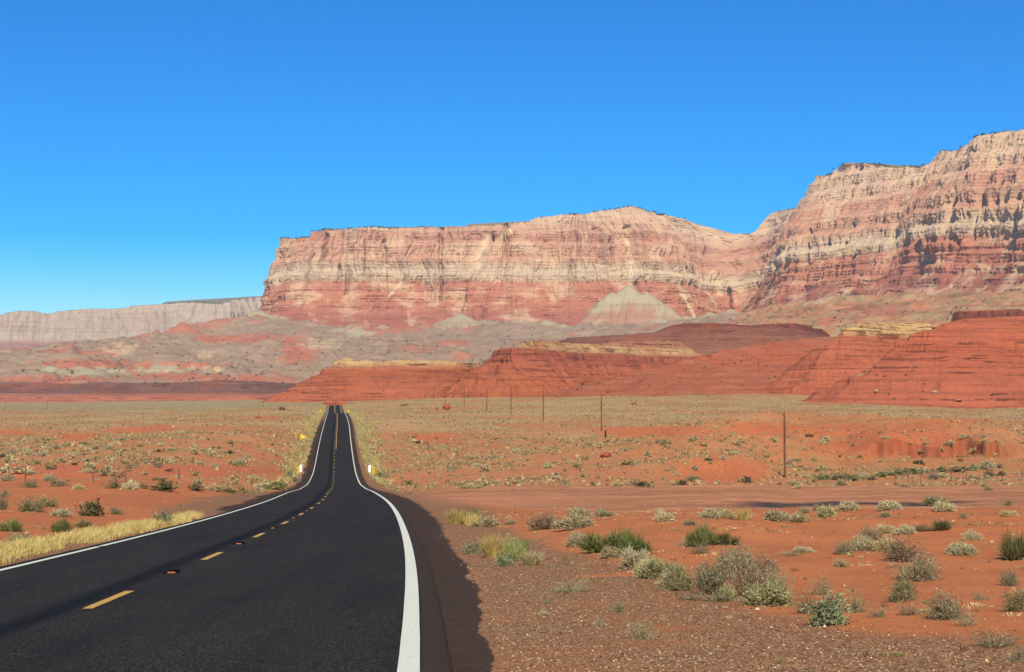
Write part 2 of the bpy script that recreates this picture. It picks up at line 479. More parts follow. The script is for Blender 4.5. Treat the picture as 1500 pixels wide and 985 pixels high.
def mat_ground():
    t = NT('desert_soil'); p = t.pos()
    _, gr, ga, ba, sp = t.attr('cover'); _, tr, st, ol, bk = t.attr('tracks')
    n_big = t.noise(p, .035, 4); n_mid = t.noise(p, .45, 5, .6); n_fin = t.noise(p, 9, 5, .65); n_peb = t.vor(p, 38, 'Color')
    red = t.mix(t.step(n_big, .35, .65), (.40, .124, .043), (.47, .158, .056))
    red = t.mix(t.step(n_mid, .3, .75), red, (.35, .112, .042))
    red = t.mix(t.step(n_fin, .35, .75, 0, .35), red, (.55, .26, .125))
    bright = t.mix(n_mid, (.43, .118, .045), (.52, .155, .065))
    c = t.mix(t.math('MULTIPLY', ba, .8), red, bright)
    pale = t.mix(t.step(t.noise(p, 1.3, 4, .7), .3, .7), (.31, .215, .10), (.50, .38, .18))
    gg = t.math('MULTIPLY', ga, t.step(t.noise(t.mapv(p, (.5, .22, .5)), 1.0, 5, .7), .32, .56))
    c = t.mix(t.math('MULTIPLY', gg, .92), c, pale)
    olive = t.mix(n_big, (.27, .215, .105), (.33, .27, .14))
    brn = t.mix(n_mid, (.33, .16, .078), (.43, .225, .11))
    c = t.mix(t.math('MULTIPLY', t.step(ga, .1, .6, 0, .6), t.math('SUBTRACT', 1.0, ba)), c, brn)
    c = t.mix(t.math('MULTIPLY', gg, .55), c, pale)
    c = t.mix(t.math('MULTIPLY', ol, t.step(n_mid, .15, .6, .45, .9)), c, olive)
    sp_ = t.n('ShaderNodeSeparateColor'); t.put(sp_.inputs[0], n_peb)
    grav = t.ramp(sp_.outputs[0], [(0, (.045, .03, .023)), (.35, (.185, .088, .042)), (.7, (.30, .155, .072)), (.9, (.41, .25, .125)), (1, (.50, .40, .26))])
    grav = t.mix(t.step(n_mid, .35, .7, 0, .55), grav, (.31, .125, .055))
    c = t.mix(t.step(t.math('ADD', gr, t.math('MULTIPLY', t.math('SUBTRACT', n_fin, .5), .5)), .25, .7), c, grav)
    pk = t.mix(t.step(t.noise(t.mapv(p, (.04, .42, 1)), 1.0, 6, .65), .33, .66), (.26, .125, .068), (.53, .235, .115))
    c = t.mix(t.math('MULTIPLY', tr, .85), c, pk)
    c = t.mix(t.math('MULTIPLY', st, t.step(n_mid, .2, .6, .75, 1)), c, (.062, .050, .044))
    c = t.mix(t.math('MULTIPLY', bk, .75), c, t.mix(n_mid, (.18, .045, .024), (.36, .10, .048)))
    edge_dark = t.mix(n_fin, (.012, .010, .009), (.075, .050, .036))
    c = t.mix(t.math('MULTIPLY', t.step(t.math('ADD', sp, t.math('MULTIPLY', t.math('SUBTRACT', t.noise(p, 5.0, 6, .75), .5), 1.1)), .34, .62), .93), c, edge_dark)
    h = t.math('ADD', t.math('MULTIPLY', n_fin, .6), t.math('MULTIPLY', sp_.outputs[0], t.math('MULTIPLY', gr, .5)))
    return t.diffuse(c, t.bump(h, .55, .05), .95, .08)
M_GROUND = mat_ground()
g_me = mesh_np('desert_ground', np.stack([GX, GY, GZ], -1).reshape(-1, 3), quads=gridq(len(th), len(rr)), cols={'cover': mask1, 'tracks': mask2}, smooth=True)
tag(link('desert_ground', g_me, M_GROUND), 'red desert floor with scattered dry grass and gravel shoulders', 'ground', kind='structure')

# ------------------------------------------------------------------ road
def strip(lat0, lat1, d0, d1, lift, nl=2, step=1.0, jit=0.0):
    """sheet that follows the road between two lateral offsets"""
    n = max(2, int((d1 - d0) / step) + 1)
    d = np.linspace(d0, d1, n)
    nx, ny, L = road_n(d)
    ls = np.linspace(0, 1, nl)
    l0 = lat0 + (jit * fbm(d / .6, 2.2, 2, 71) if jit else 0) + 0 * d; l1 = lat1 + (jit * fbm(d / .6, 7.7, 2, 72) if jit else 0) + 0 * d
    lat = l0[:, None] * (1 - ls) + l1[:, None] * ls
    x = road_x(d)[:, None] + lat * nx[:, None]; y = d[:, None] + lat * ny[:, None]
    z = road_z(d)[:, None] + lift - 0.012 * np.abs(lat)
    return np.stack([x, y, z], -1).reshape(-1, 3), gridq(n, nl), lat.ravel()

def mat_asphalt():
    t = NT('asphalt'); p = t.pos(); _, lt, _, _, _ = t.attr('lateral')
    f = t.noise(p, 75, 3, .7); sp = t.vor(p, 95, 'Color')
    s = t.n('ShaderNodeSeparateColor'); t.put(s.inputs[0], sp)
    c = t.ramp(s.outputs[0], [(0, (.006, .005, .004)), (.45, (.018, .0148, .0115)), (.75, (.038, .032, .025)), (.9, (.10, .086, .066)), (1, (.24, .20, .15))])
    c = t.mix(t.step(t.noise(p, 22, 6, .8), .35, .7, 0, .6), c, (.004, .004, .005))
    big = t.noise(t.mapv(p, (1.2, .10, 1)), 1.0, 4, .6)
    c = t.mix(t.step(big, .3, .75, 0, .55), c, (.0115, .0098, .0078))
    c = t.mix(t.step(t.noise(p, .5, 4), .5, .8, 0, .25), c, (.04, .034, .03))
    for c0 in (.16, .34, .59, .80):
        trk = t.math('MULTIPLY', t.step(lt, c0 - .045, c0), t.step(lt, c0, c0 + .045, 1, 0))
        c = t.mix(t.math('MULTIPLY', trk, t.step(big, .3, .7, .05, .28)), c, (.036, .032, .027))
    # newer, blacker seam left of the centre line, dusty edges
    seam = t.math('MULTIPLY', t.step(lt, .375, .41), t.step(lt, .425, .452, 1, 0))
    c = t.mix(t.math('MULTIPLY', seam, .75), c, (.0055, .0055, .0075))
    edge = t.step(lt, .938, .946)
    c = t.mix(t.math('MULTIPLY', edge, t.step(f, .3, .65, .45, .95)), c, (.062, .040, .028))
    nb = t.bump(t.math('ADD', f, t.math('MULTIPLY', s.outputs[0], .7)), .5, .012)
    return t.diffuse(c, nb, .85, .07)
dseg = [(-14, 120, .5), (120, 1300, 1.5)]
vs, qs, ls, n0 = [], [], [], 0
d_all = np.concatenate([np.arange(-14, 120, .5), np.arange(120, 1300, 1.5)])
HWL, HWR = 3.90, 3.93
latc = np.array([-HWL - .06, -HWL, -3.6, -1.8, -.9, -.3, 0, .9, 1.8, 2.7, 3.6, HWR, HWR + .07])
nx, ny, _ = road_n(d_all)
jl = 0.05 * fbm(d_all / 1.2, 1.1, 3, 77)
LT = np.repeat(latc[None, :], len(d_all), 0)
LT[:, [0, 1]] += jl[:, None]; LT[:, [-2, -1]] += (0.04 * fbm(d_all / .5, 4.1, 3, 78))[:, None]
rx_ = road_x(d_all)[:, None] + LT * nx[:, None]; ry_ = d_all[:, None] + LT * ny[:, None]
rz_ = road_z(d_all)[:, None] - .012 * np.abs(LT)
rz_[:, [0, -1]] -= .14
road = link('road', mesh_np('road', np.stack([rx_, ry_, rz_], -1).reshape(-1, 3), quads=gridq(len(d_all), len(latc)),
            cols={'lateral': np.repeat(((LT + 4.2) / 8.4).reshape(-1, 1), 3, 1)}, smooth=True), mat_asphalt())
tag(road, 'black two lane asphalt road running straight to the far crest', 'road', kind='structure')

def mat_paint(name, c, wear):
    t = NT(name); p = t.pos()
    a = t.noise(p, 26, 5, .7); b = t.noise(p, 1.3, 3)
    k = t.math('MULTIPLY', t.step(a, .55, .66), t.step(b, .35, .65, wear * .25, min(1, wear * 1.25)))
    c1 = t.mix(b, [x * .86 for x in c], c)
    return t.diffuse(t.mix(k, c1, (.05, .045, .04)), None, .65, .25)
M_WHITE = mat_paint('white_paint', (.74, .74, .60), .55)
M_YEL = mat_paint('yellow_paint', (.60, .34, .055), .8)
v, q, _ = strip(3.50, 3.69, -12, 1250, .006, 2, 1.5, .003); o = link('edge_line', mesh_np('edge_line', v, quads=q), M_WHITE, road); tag(o, 'white edge line on the right side')
v, q, _ = strip(-3.66, -3.52, -12, 38.6, .006, 2, 1.5, .003); o = link('edge_line', mesh_np('edge_line', v, quads=q), M_WHITE, road); tag(o, 'near stretch of the left white edge line')
v, q, _ = strip(-3.66, -3.52, 38.9, 1250, .006, 2, 1.5, .003); o = link('edge_line', mesh_np('edge_line', v, quads=q), M_WHITE, road); tag(o, 'long far stretch of the left white edge line')
def cl_off(d): return float(np.interp(d, [0, 60, 200], [-.36, -.33, -.08]))
D0, PITCHD = 21.6, 11.35
for k in range(-2, 62):
    d = D0 + PITCHD * k
    if d > 700: break
    c = cl_off(d)
    v, q, _ = strip(c - .065, c + .065, d - 1.5, d + 1.5, .006, 2, .5, .006)
    link('centre_dash', mesh_np('centre_dash', v, quads=q), M_YEL, road)
v, q, _ = strip(.16, .30, 352, 700, .006, 2, 1.5); tag(link('solid_line', mesh_np('solid_line', v, quads=q), M_YEL, road), 'solid yellow line beside the far dashes')
v, q, _ = strip(-.02, .30, 700, 1200, .006, 2, 1.5); link('solid_line', mesh_np('solid_line', v, quads=q), M_YEL, road)

M_RECESS = plain('painted_recess', (.005, .0045, .004), .9, .3, 20, .02)
M_AMBER = plain('amber_reflector', (.5, .14, .02), .35, .15, 30, .5)
def frame_at(d, lat):
    nx, ny, _ = road_n(d)
    x = float(road_x(d) + lat * nx); y = float(d + lat * ny)
    return x, y, float(road_z(d)) - .012 * abs(lat), math.atan2(float(ny), float(nx))
for k, lab in ((0, 'nearest amber reflector in its painted dark recess between the first two dashes'), (1, 'second amber reflector from the camera in its painted dark recess'),
               (2, 'third amber reflector on the centre line'), (3, 'fourth amber reflector on the centre line'), (4, 'fifth amber reflector on the centre line, farthest one visible')):
    d = D0 + PITCHD * (k + .5)
    x, y, z, a = frame_at(d, cl_off(d) - .02)
    root = tag(empty('road_reflector', (x, y, z + .001), a), lab, 'reflector', 'reflectors along the centre line')
    m = MB(); n = 14
    ring = [(0.13 * math.cos(2 * math.pi * i / n) * (1 + .15 * math.sin(3 * i)), .62 * math.sin(2 * math.pi * i / n), .0045) for i in range(n)]
    m.add(ring, [tuple(range(n))]); m.build('painted_recess', M_RECESS, root)  # flat dark sheet: shade of the sunken groove painted, not cut
    m = MB()
    w, h = .062, .02
    vs = [(-w, -.05, .006), (w, -.05, .006), (w, .05, .006), (-w, .05, .006), (-w * .9, -.02, h), (w * .9, -.02, h), (w * .9, .02, h), (-w * .9, .02, h)]
    m.add(vs, [(0, 1, 5, 4), (1, 2, 6, 5), (2, 3, 7, 6), (3, 0, 4, 7), (4, 5, 6, 7), (3, 2, 1, 0)])
    m.build('lens', M_AMBER, root)

# ------------------------------------------------------------------ rock: mesas and cliffs
def curve_xy(plan, ds):
    P = np.array([((px - CX) / FPX * D, D) for px, D in plan], float)
    P = np.concatenate([[2 * P[0] - P[1]], P, [2 * P[-1] - P[-2]]])
    out = []
    for i in range(1, len(P) - 2):
        p0, p1, p2, p3 = P[i - 1:i + 3]
        n = max(2, int(np.linalg.norm(p2 - p1) / ds * 2))
        t = np.linspace(0, 1, n, endpoint=False)[:, None]
        out.append(.5 * ((2 * p1) + (p2 - p0) * t + (2 * p0 - 5 * p1 + 4 * p2 - p3) * t ** 2 + (-p0 + 3 * p1 - 3 * p2 + p3) * t ** 3))
    out = np.concatenate(out + [P[-2][None]])
    L = np.concatenate([[0], np.cumsum(np.linalg.norm(np.diff(out, axis=0), axis=1))])
    s = np.arange(0, L[-1], ds)
    return np.stack([np.interp(s, L, out[:, 0]), np.interp(s, L, out[:, 1])], -1), s

def stair(z, p, k):
    f = z / p - np.floor(z / p)
    return p * k * (sst(f, .55, .95) - f)

def mesa(name, plan, sky, zb, prof, mat, ds=2.0, rows=160, disp=None, strat=None, dome=0.0, back=(6, 30, 120, 500), smooth=False, nsm=31, extra=None, seed=0, skyj=0.0, close=True):
    """a landform: its foot line in plan, its skyline, and how far the face steps back with height.
       plan runs left to right seen from the camera"""
    XY, s = curve_xy(plan, ds)
    T = np.gradient(XY, axis=0)
    k = np.ones(nsm) / nsm
    T = np.stack([np.convolve(np.pad(T[:, i], nsm // 2, 'edge'), k, 'valid') for i in (0, 1)], -1)
    T /= np.linalg.norm(T, axis=1, keepdims=True)
    N = np.stack([-T[:, 1], T[:, 0]], -1)          # into the hill
    pz, po = np.array([p[0] for p in prof], float), np.array([p[1] for p in prof], float)
    skx, sky_ = np.array([p[0] for p in sky], float), np.array([p[1] for p in sky], float)
    zt = np.full(len(s), pz[-1])
    for _ in range(4):
        top = XY + N * np.interp(zt, pz, po)[:, None]
        px = CX + FPX * top[:, 0] / top[:, 1]
        py = np.interp(px, skx, sky_) + skyj * (fbm(s / 30, 1.5, 4, seed + 3))
        zt = at(px, py, top[:, 1])[2]
        zt = np.maximum(zt, zb + 2)
    fr = np.linspace(0, 1, rows)
    Z = zb + (zt[:, None] - zb) * fr[None, :]
    S = np.repeat(s[:, None], rows, 1)
    base_px = CX + FPX * XY[:, 0] / XY[:, 1]
    ST = Z - (np.interp(base_px, *strat)[:, None] if strat else 0)
    O = np.interp(Z, pz, po)
    if name == 'sandstone_cliffs': CUR['px'] = px
    if disp is not None: O = O + disp(S, ST, Z, fr[None, :] + 0 * S)
    X = XY[:, None, 0] + N[:, None, 0] * O; Y = XY[:, None, 1] + N[:, None, 1] * O
    # plateau running back from the rim
    bx, by, bz, bs = [X], [Y], [Z], [ST]
    for bi, b in enumerate(back):
        if close and bi == len(back) - 1:              # far side falls back to the foot
            for fz in (.55, .2, 0.0):
                o = O[:, -1:] * 0 + np.mean(O[:, -1:]) + b + (1 - fz) * 12
                bx.append(XY[:, None, 0] + N[:, None, 0] * o); by.append(XY[:, None, 1] + N[:, None, 1] * o)
                bz.append(zb + (zt[:, None] - zb) * fz); bs.append(ST[:, -1:] + 6)
            continue
        o = O[:, -1:] + b
        bx.append(XY[:, None, 0] + N[:, None, 0] * o); by.append(XY[:, None, 1] + N[:, None, 1] * o)
        bz.append(zt[:, None] - .004 * b + 0.0 * o); bs.append(ST[:, -1:] + 6)
    X = np.concatenate(bx, 1); Y = np.concatenate(by, 1); Z = np.concatenate(bz, 1); ST = np.concatenate(bs, 1)
    m = X.shape[1]
    pxv, pyv = proj(X, Y, Z)
    flat = np.concatenate([np.zeros((len(s), rows - 1)), np.ones((len(s), m - rows + 1))], 1)
    ex = extra(pxv, pyv, S) if extra else np.zeros_like(X)
    cols = np.stack([ST / 1000.0, flat, ex, np.ones_like(X)], -1).reshape(-1, 4)
    Sx = np.concatenate([S, np.repeat(s[:, None], m - rows, 1)], 1)
    cols2 = np.stack([Sx / 10000., Z / 1000., np.zeros_like(X), np.ones_like(X)], -1).reshape(-1, 4)
    o = link(name, mesh_np(name, np.stack([X, Y, Z], -1).reshape(-1, 3), quads=gridq(len(s), m), cols={'strata': cols, 'run': cols2}, smooth=smooth), mat)
    return o, (X, Y, Z, rows)

def mesa_hf(name, plan, sky, zb, prof, mat, ds=1.2, rows=0, disp=None, back=None, seed=0, skyj=0.0, smooth=False, res=1.0, cap=45.0, terr=()):
    """landform as a height field: rises inward from a closed foot line, cut off at its skyline"""
    XY, s_ = curve_xy(plan, 4.0)
    s2 = np.linspace(0, 1, 60)[:, None]
    XYc = np.concatenate([XY, XY[-1] * (1 - s2) + XY[0] * s2])
    Sc = np.concatenate([s_, np.full(60, s_[-1])])
    ppx = CX + FPX * XY[:, 0] / XY[:, 1]
    p0, p1 = max(ppx.min() - 25, -420), min(ppx.max() + 25, 1920)
    D0 = XYc[:, 1].min() - 40; D1 = min(XYc[:, 1].max(), XYc[:, 1].min() + 700)
    # distance to the foot line on a coarse grid, then refined
    cpx = np.linspace(p0, p1, 110); cD = D0 + (D1 - D0) * np.linspace(0, 1, 110) ** 1.35
    cP, cE = np.meshgrid(cpx, cD, indexing='ij')
    cx_, cy_ = (cP - CX) / FPX * cE, cE
    d2 = (cx_.ravel()[:, None] - XYc[:, 0]) ** 2 + (cy_.ravel()[:, None] - XYc[:, 1]) ** 2
    k = d2.argmin(1); dist = np.sqrt(d2[np.arange(len(k)), k])
    a, b = XYc, np.roll(XYc, -1, 0)
    X0, Y0 = cx_.ravel()[:, None], cy_.ravel()[:, None]
    cross = ((a[:, 1] > Y0) != (b[:, 1] > Y0)) & (X0 < (b[:, 0] - a[:, 0]) * (Y0 - a[:, 1]) / (b[:, 1] - a[:, 1] + 1e-9) + a[:, 0])
    inside = cross.sum(1) % 2 == 1
    dist = np.where(inside, dist, -dist).reshape(cP.shape); Sn = Sc[k].reshape(cP.shape)
    px = np.arange(p0, p1, res * 1.1)
    nr = 420; t = np.linspace(0, 1, nr); Dl = D0 + (D1 - D0) * t ** 1.5
    def up(G):
        fi = np.interp(px, cpx, np.arange(110)); fj = np.interp(Dl, cD, np.arange(110))
        i = np.minimum(fi.astype(int), 108); j = np.minimum(fj.astype(int), 108); u = (fi - i)[:, None]; v = (fj - j)[None]
        g = lambda a_, b_: G[(i + a_)[:, None], (j + b_)[None]]
        return (g(0, 0) * (1 - u) + g(1, 0) * u) * (1 - v) + (g(0, 1) * (1 - u) + g(1, 1) * u) * v
    d_, S = up(dist), up(Sn)
    P_, E_ = np.meshgrid(px, Dl, indexing='ij')
    X, Y = (P_ - CX) / FPX * E_, E_
    pz, po = np.array([q[0] for q in prof], float), np.array([q[1] for q in prof], float)
    po = po - po[1]
    z0 = np.interp(d_, po, pz)
    if disp is not None:
        d_ = d_ - disp(S, z0, X, Y, np.clip((z0 - pz[0]) / (pz[-1] - pz[0]), 0, 1))
    z = np.interp(d_, po, pz)
    z = np.where(d_ < po[0], pz[0] + (d_ - po[0]) * .5, z)
    Df = np.full(len(px), np.nan)
    o = np.argsort(ppx); front = np.minimum.accumulate(np.full(1, 1e9))
    bins = np.round((ppx - p0) / 16).astype(int); nbn = bins.max() + 1; fm = np.full(nbn, 1e9)
    np.minimum.at(fm, bins, XY[:, 1]); ok = fm < 1e8
    fk = np.nonzero(ok)[0]; fv = np.array([fm[max(0, i_ - 1):i_ + 2].min() for i_ in fk])
    Df = np.interp(px, p0 + 16 * fk, fv)
    Df = np.convolve(np.pad(Df, 20, 'edge'), np.ones(41) / 41, 'valid')
    skx, sky_ = np.array([q[0] for q in sky], float), np.array([q[1] for q in sky], float)
    sy = np.interp(px, skx, sky_) + skyj * (.6 * fbm(px / 9, px * 0 + seed, 3, seed + 3) + .35 * np.round(1.5 * pn(px / 5., px * 0 + 2.2, seed + 4)))
    Dc = np.minimum(E_, (Df + cap)[:, None])
    zl = at(px[:, None] + 0 * E_, sy[:, None] + 0 * E_, Dc)[2] - .004 * (E_ - Dc)
    flat = sst(z - zl, .5, 4)
    for p_, k_ in terr: z = z + stair(z + .35 * p_ * pn(X / 60, Y / 60, seed + 8), p_, k_) * (.25 + 1.1 * sst(fbm(X / 45, Y / 45, 3, seed + 9 + int(p_)), -.3, .5))
    zl = zl + .5 * fbm(X / 14, Y / 14, 3, seed + 5) * sst(E_ - Dc, 0, 20)
    z = np.minimum(z, zl)
    z = np.maximum(z, zb - 14)
    cols = np.stack([z / 1000., flat, 0 * z, 1 + 0 * z], -1).reshape(-1, 4)
    cols2 = np.stack([(.85 * X + .5 * Y) / 10000., z / 1000., 0 * z, 1 + 0 * z], -1).reshape(-1, 4)
    q = gridq(len(px), nr)
    low = (z.ravel() <= zb - 13.9)
    q = q[~low[q].all(1)]
    V = np.stack([X, Y, z], -1).reshape(-1, 3)
    used = np.zeros(len(V), bool); used[q.ravel()] = True; re_ = np.cumsum(used) - 1
    return link(name, mesh_np(name, V[used], quads=re_[q], cols={'strata': cols[used], 'run': cols2[used]}, smooth=smooth), mat), None

def rock_material(name, stops, zlo, zhi, warp=8.0, streak=.35, streak_col=(.16, .075, .055), patch=None, patch_amt=0.0, flat_col=(.2, .16, .1), ex_col=None, fine=1.0, hband=.5, hscale=.25, hcol=(.2, .08, .06), vscale=.08, ledge=0, ledge_col=(.09, .028, .02), ledge_mo=(.30, .085, .045)):
    t = NT(name); p = t.pos()
    _, st, fl, ex, _ = t.attr('strata'); _, ru, rz, _, _ = t.attr('run')
    zz = t.math('MULTIPLY', st, 1000.0)
    cmb = t.n('ShaderNodeCombineXYZ'); t.put(cmb.inputs[0], t.math('MULTIPLY', ru, 10000.)); t.put(cmb.inputs[1], zz)
    sz = cmb.outputs[0]                              # metres along the face, metres up
    w = t.math('MULTIPLY', t.math('SUBTRACT', t.noise(t.mapv(sz, (.012, .03, 1)), fine, 5, .62), .5), warp * 2.4)
    h = t.n('ShaderNodeMapRange'); t.put(h.inputs[0], t.math('ADD', zz, w)); h.inputs[1].default_value = zlo; h.inputs[2].default_value = zhi
    c = t.ramp(h.outputs[0], [((z - zlo) / (zhi - zlo), col) for z, col in stops])
    if patch:
        k = t.step(t.noise(t.mapv(sz, (.009, .016, 1)), fine, 5, .6, .6), .47, .62, 0, patch_amt)
        c = t.mix(k, c, patch)
    # thin level beds
    b = t.noise(t.mapv(sz, (.004 * fine, hscale, 1)), 1.0, 4, .65)
    c = t.mix(t.step(b, .52, .66, 0, hband), c, hcol)
    c = t.mix(t.step(b, .47, .36, 0, .22), c, [min(.8, x * 2.2 + .05) for x in hcol])
    if ledge:
        ln = t.noise(t.mapv(sz, (.0035, ledge, 1)), 1.0, 2, .5)
        on = t.math('MULTIPLY', t.step(t.math('ABSOLUTE', t.math('SUBTRACT', ln, .5)), .03, .06, 1, 0), t.step(t.sep(t.n('ShaderNodeNewGeometry').outputs['True Normal'])[2],         .76, .88, 1, 0))
        br = t.step(t.noise(t.mapv(sz, (.05 * fine / 5, .3, 1)), 1.0, 4, .7), .44, .56)
        c = t.mix(t.math('MULTIPLY', t.math('MULTIPLY', on, br), .85), c, ledge_col)
        mo = t.noise(t.mapv(p, (.03, .03, .05)), 1.0, 5, .65)
        c = t.mix(t.step(mo, .45, .7, 0, .55), c, ledge_mo)
    # dark varnish running down the face
    v = t.noise(t.mapv(sz, (vscale, vscale * .09, 1)), 1.0, 5, .7, .5)
    c = t.mix(t.step(v, .53, .70, 0, streak), c, streak_col)
    g = t.noise(t.mapv(p, (.16 * fine, .16 * fine, .16 * fine)), 1.0, 5, .75)
    c = t.mix(t.step(g, .3, .8, .0, .45), c, [x * .55 for x in streak_col])
    if ex_col: c = t.mix(t.math('MULTIPLY', ex, t.step(g, .25, .55, .35, .85)), c, ex_col)
    c = t.mix(t.math('MULTIPLY', fl, .8), c, flat_col)
    return t.diffuse(c, t.bump(t.math('ADD', g, b), .6, 2.0 / fine), .95, .06)

# main escarpment
M_CLIFF = rock_material('sandstone', [(60, (.27, .105, .075)), (180, (.30, .10, .07)), (230, (.34, .105, .07)), (262, (.33, .11, .07)), (290, (.44, .155, .09)), (320, (.47, .175, .10)),
    (352, (.46, .17, .10)), (369, (.47, .185, .11)), (378, (.52, .38, .25)), (402, (.53, .43, .30)), (420, (.53, .40, .27)), (445, (.53, .28, .18)), (480, (.55, .31, .205)), (515, (.50, .235, .155)), (540, (.55, .325, .22)), (580, (.59, .40, .27)), (660, (.56, .40, .27))],
    60, 660, warp=9, streak=.5, streak_col=(.20, .09, .065), patch=(.66, .49, .30), patch_amt=.6, flat_col=(.13, .12, .06), ex_col=(.62, .47, .30), hband=.6, hscale=.17, hcol=(.30, .125, .09), vscale=.05)
CUR = {}
cr = np.random.default_rng(4)
CR_S = cr.uniform(0, 9000, 120); CR_W = cr.uniform(2.5, 8, 120); CR_D = cr.uniform(6, 24, 120); CR_Z0 = cr.uniform(290, 440, 120); CR_H = cr.uniform(50, 190, 120)
def cliff_disp(S, ST, Z, fr):
    up = sst(ST, 300, 400)                                     # massive upper wall / stepped lower slopes
    wob = S + 14 * pn(ST / 60, S / 300, 101)
    o = 55 * fbm(S / 420, ST / 900, 3, 103) * (.5 + .5 * up)
    o = o - 12 * ridged(wob / 85, ST / 420, 3, 105) * (.35 + .65 * up)
    o = o + 5.0 * fbm(wob / 24, ST / 80, 4, 107) + 3 * np.abs(pn(wob / 11, ST / 55, 109)) * up + 1.8 * fbm(S / 12, ST / 10, 3, 119) - 4.5 * np.floor(1.5 * fbm(wob / 34, ST / 190, 3, 120)) * up
    o = o + stair(ST + 9 * pn(S / 180, ST / 90, 111), 31, .8) * (1 - up) * (.35 + .5 * sst(fbm(S / 150, ST / 40, 2, 121), -.3, .5)) + stair(ST + 6 * pn(S / 120, ST / 50, 112), 46, .30) * up
    o = o + stair(ST + 2 * pn(S / 60, 1, 113), 9.0, .7) * (.45 + .4 * (1 - up)) * (.2 + sst(fbm(S / 70, ST / 22, 2, 122), -.2, .5))
    o = o - 45 * (1 - sst(ST, 120, 300)) * (.5 + .5 * ridged(S / 130, ST / 400, 2, 115))
    PX = CUR['px'][:, None] + 0 * S
    for cpx, zl, zh, w, d in ((1371, 470, 552, 4, 26), (1396, 455, 500, 4, 20), (1440, 480, 560, 8, 34), (1426, 415, 475, 7, 30), (1488, 360, 395, 6, 30), (1300, 395, 450, 5, 26), (1318, 400, 440, 5, 24), (1462, 380, 425, 5, 24), (1335, 300, 345, 5, 22), (1210, 430, 500, 5, 20), (1168, 440, 520, 6, 24),
                             (1178, 470, 545, 4, 22), (647, 400, 540, 5, 20), (650, 300, 400, 4, 16), (868, 420, 540, 8, 20), (905, 430, 545, 8, 22), (1062, 300, 380, 9, 26), (560, 420, 500, 5, 16), (478, 430, 520, 5, 16), (500, 360, 420, 4, 14), (1255, 330, 400, 5, 22), (1405, 330, 400, 5, 24)):
        dm = (PX - cpx) * 1.75 + 5 * pn(Z / 25, PX * 0 + cpx, 141)
        o = o + d * np.exp(-(dm / w) ** 4) * sst(Z, zl, zl + 10) * (1 - sst(Z, zh, zh + 12)) - .35 * d * np.exp(-((dm - 2.6 * w) / (2 * w)) ** 2) * sst(Z, zl - 20, zl + 20) * (1 - sst(Z, zh, zh + 30))
    hw = 3 + np.maximum(486 - Z, 0) * .13
    o = o - 30 * sst(1 - np.abs(PX - 721) / hw, 0, .7) * (1 - sst(Z, 470, 490)) * sst(Z, 170, 330)
    o = o + 22 * sst(PX, 676, 700) * (1 - sst(PX, 738, 748)) * sst(Z, 375, 420) * (1 - sst(Z, 500, 545))
    for a, w, d, z0, hh in zip(CR_S, CR_W, CR_D, CR_Z0, CR_H):
        m = np.abs(S[:, 0] - a) < 5 * w
        if m.any():
            o[m] += d * np.exp(-((S[m] - a + 6 * pn(ST[m] / 40, a, 117)) / w) ** 2) * sst(ST[m], z0, z0 + 15) * (1 - sst(ST[m], z0 + hh, z0 + hh + 25))
    return o
CLIFF_PLAN = [(600, 9600), (480, 7600), (425, 6300), (394, 5600), (386, 5250), (402, 5060), (440, 4980), (520, 4960), (620, 5000), (700, 4985), (728, 4935), (775, 4965), (850, 4950),
    (930, 5000), (990, 5060), (1035, 5230), (1072, 5480), (1098, 5330), (1112, 5030), (1132, 4850), (1170, 4750), (1210, 4600), (1260, 4430), (1330, 4240), (1372, 4060), (1440, 3900), (1500, 3720), (1600, 3500), (1780, 3250)]
CLIFF_SKY = [(372, 352), (405, 352), (412, 350), (420, 349), (440, 350), (457, 348), (462, 341), (475, 336.5), (520, 336), (545, 334), (600, 335), (650, 334), (700, 332), (735, 330), (750, 326), (775, 323), (782, 319), (800, 315), (830, 313), (860, 313),
    (875, 310), (900, 307), (915, 304), (925, 306), (938, 313), (950, 317), (975, 314), (1000, 318), (1015, 324), (1040, 331), (1060, 337), (1075, 342), (1100, 342), (1108, 338), (1115, 326), (1125, 312), (1135, 308), (1150, 306), (1175, 302), (1195, 291), (1205, 281),
    (1210, 264), (1215, 258), (1225, 258), (1235, 249), (1252, 241), (1270, 239), (1290, 241), (1305, 246), (1320, 244), (1345, 244), (1368, 240), (1373, 225), (1385, 221), (1400, 222), (1415, 217), (1435, 215), (1445, 210), (1460, 204), (1475, 199), (1500, 193), (1560, 186), (1800, 176)]
CL_STRAT = ([300, 1075, 1105, 1170, 1275, 1300, 1370, 1500, 1800], [0, 0, 45, 48, 38, 62, 45, 18, 0])
def cliff_extra(px, py, S):
    e = np.zeros_like(px)
    for (x0, y0), (x1, y1), w in (((916, 345), (925, 385), 3.5), ((925, 385), (922, 420), 3.5), ((566, 440), (590, 410), 1.6), ((1000, 430), (1020, 470), 3), ((1045, 400), (1055, 430), 5), ((700, 388), (714, 350), 7), ((735, 345), (748, 338), 5)):
        t = np.clip(((px - x0) * (x1 - x0) + (py - y0) * (y1 - y0)) / ((x1 - x0) ** 2 + (y1 - y0) ** 2), 0, 1)
        dd = np.hypot(px - x0 - t * (x1 - x0), (py - y0 - t * (y1 - y0)))
        e = np.maximum(e, 1 - sst(dd + 2.0 * fbm(px / 4, py / 7, 2, 130), w * .4, w * 1.3))
    return e
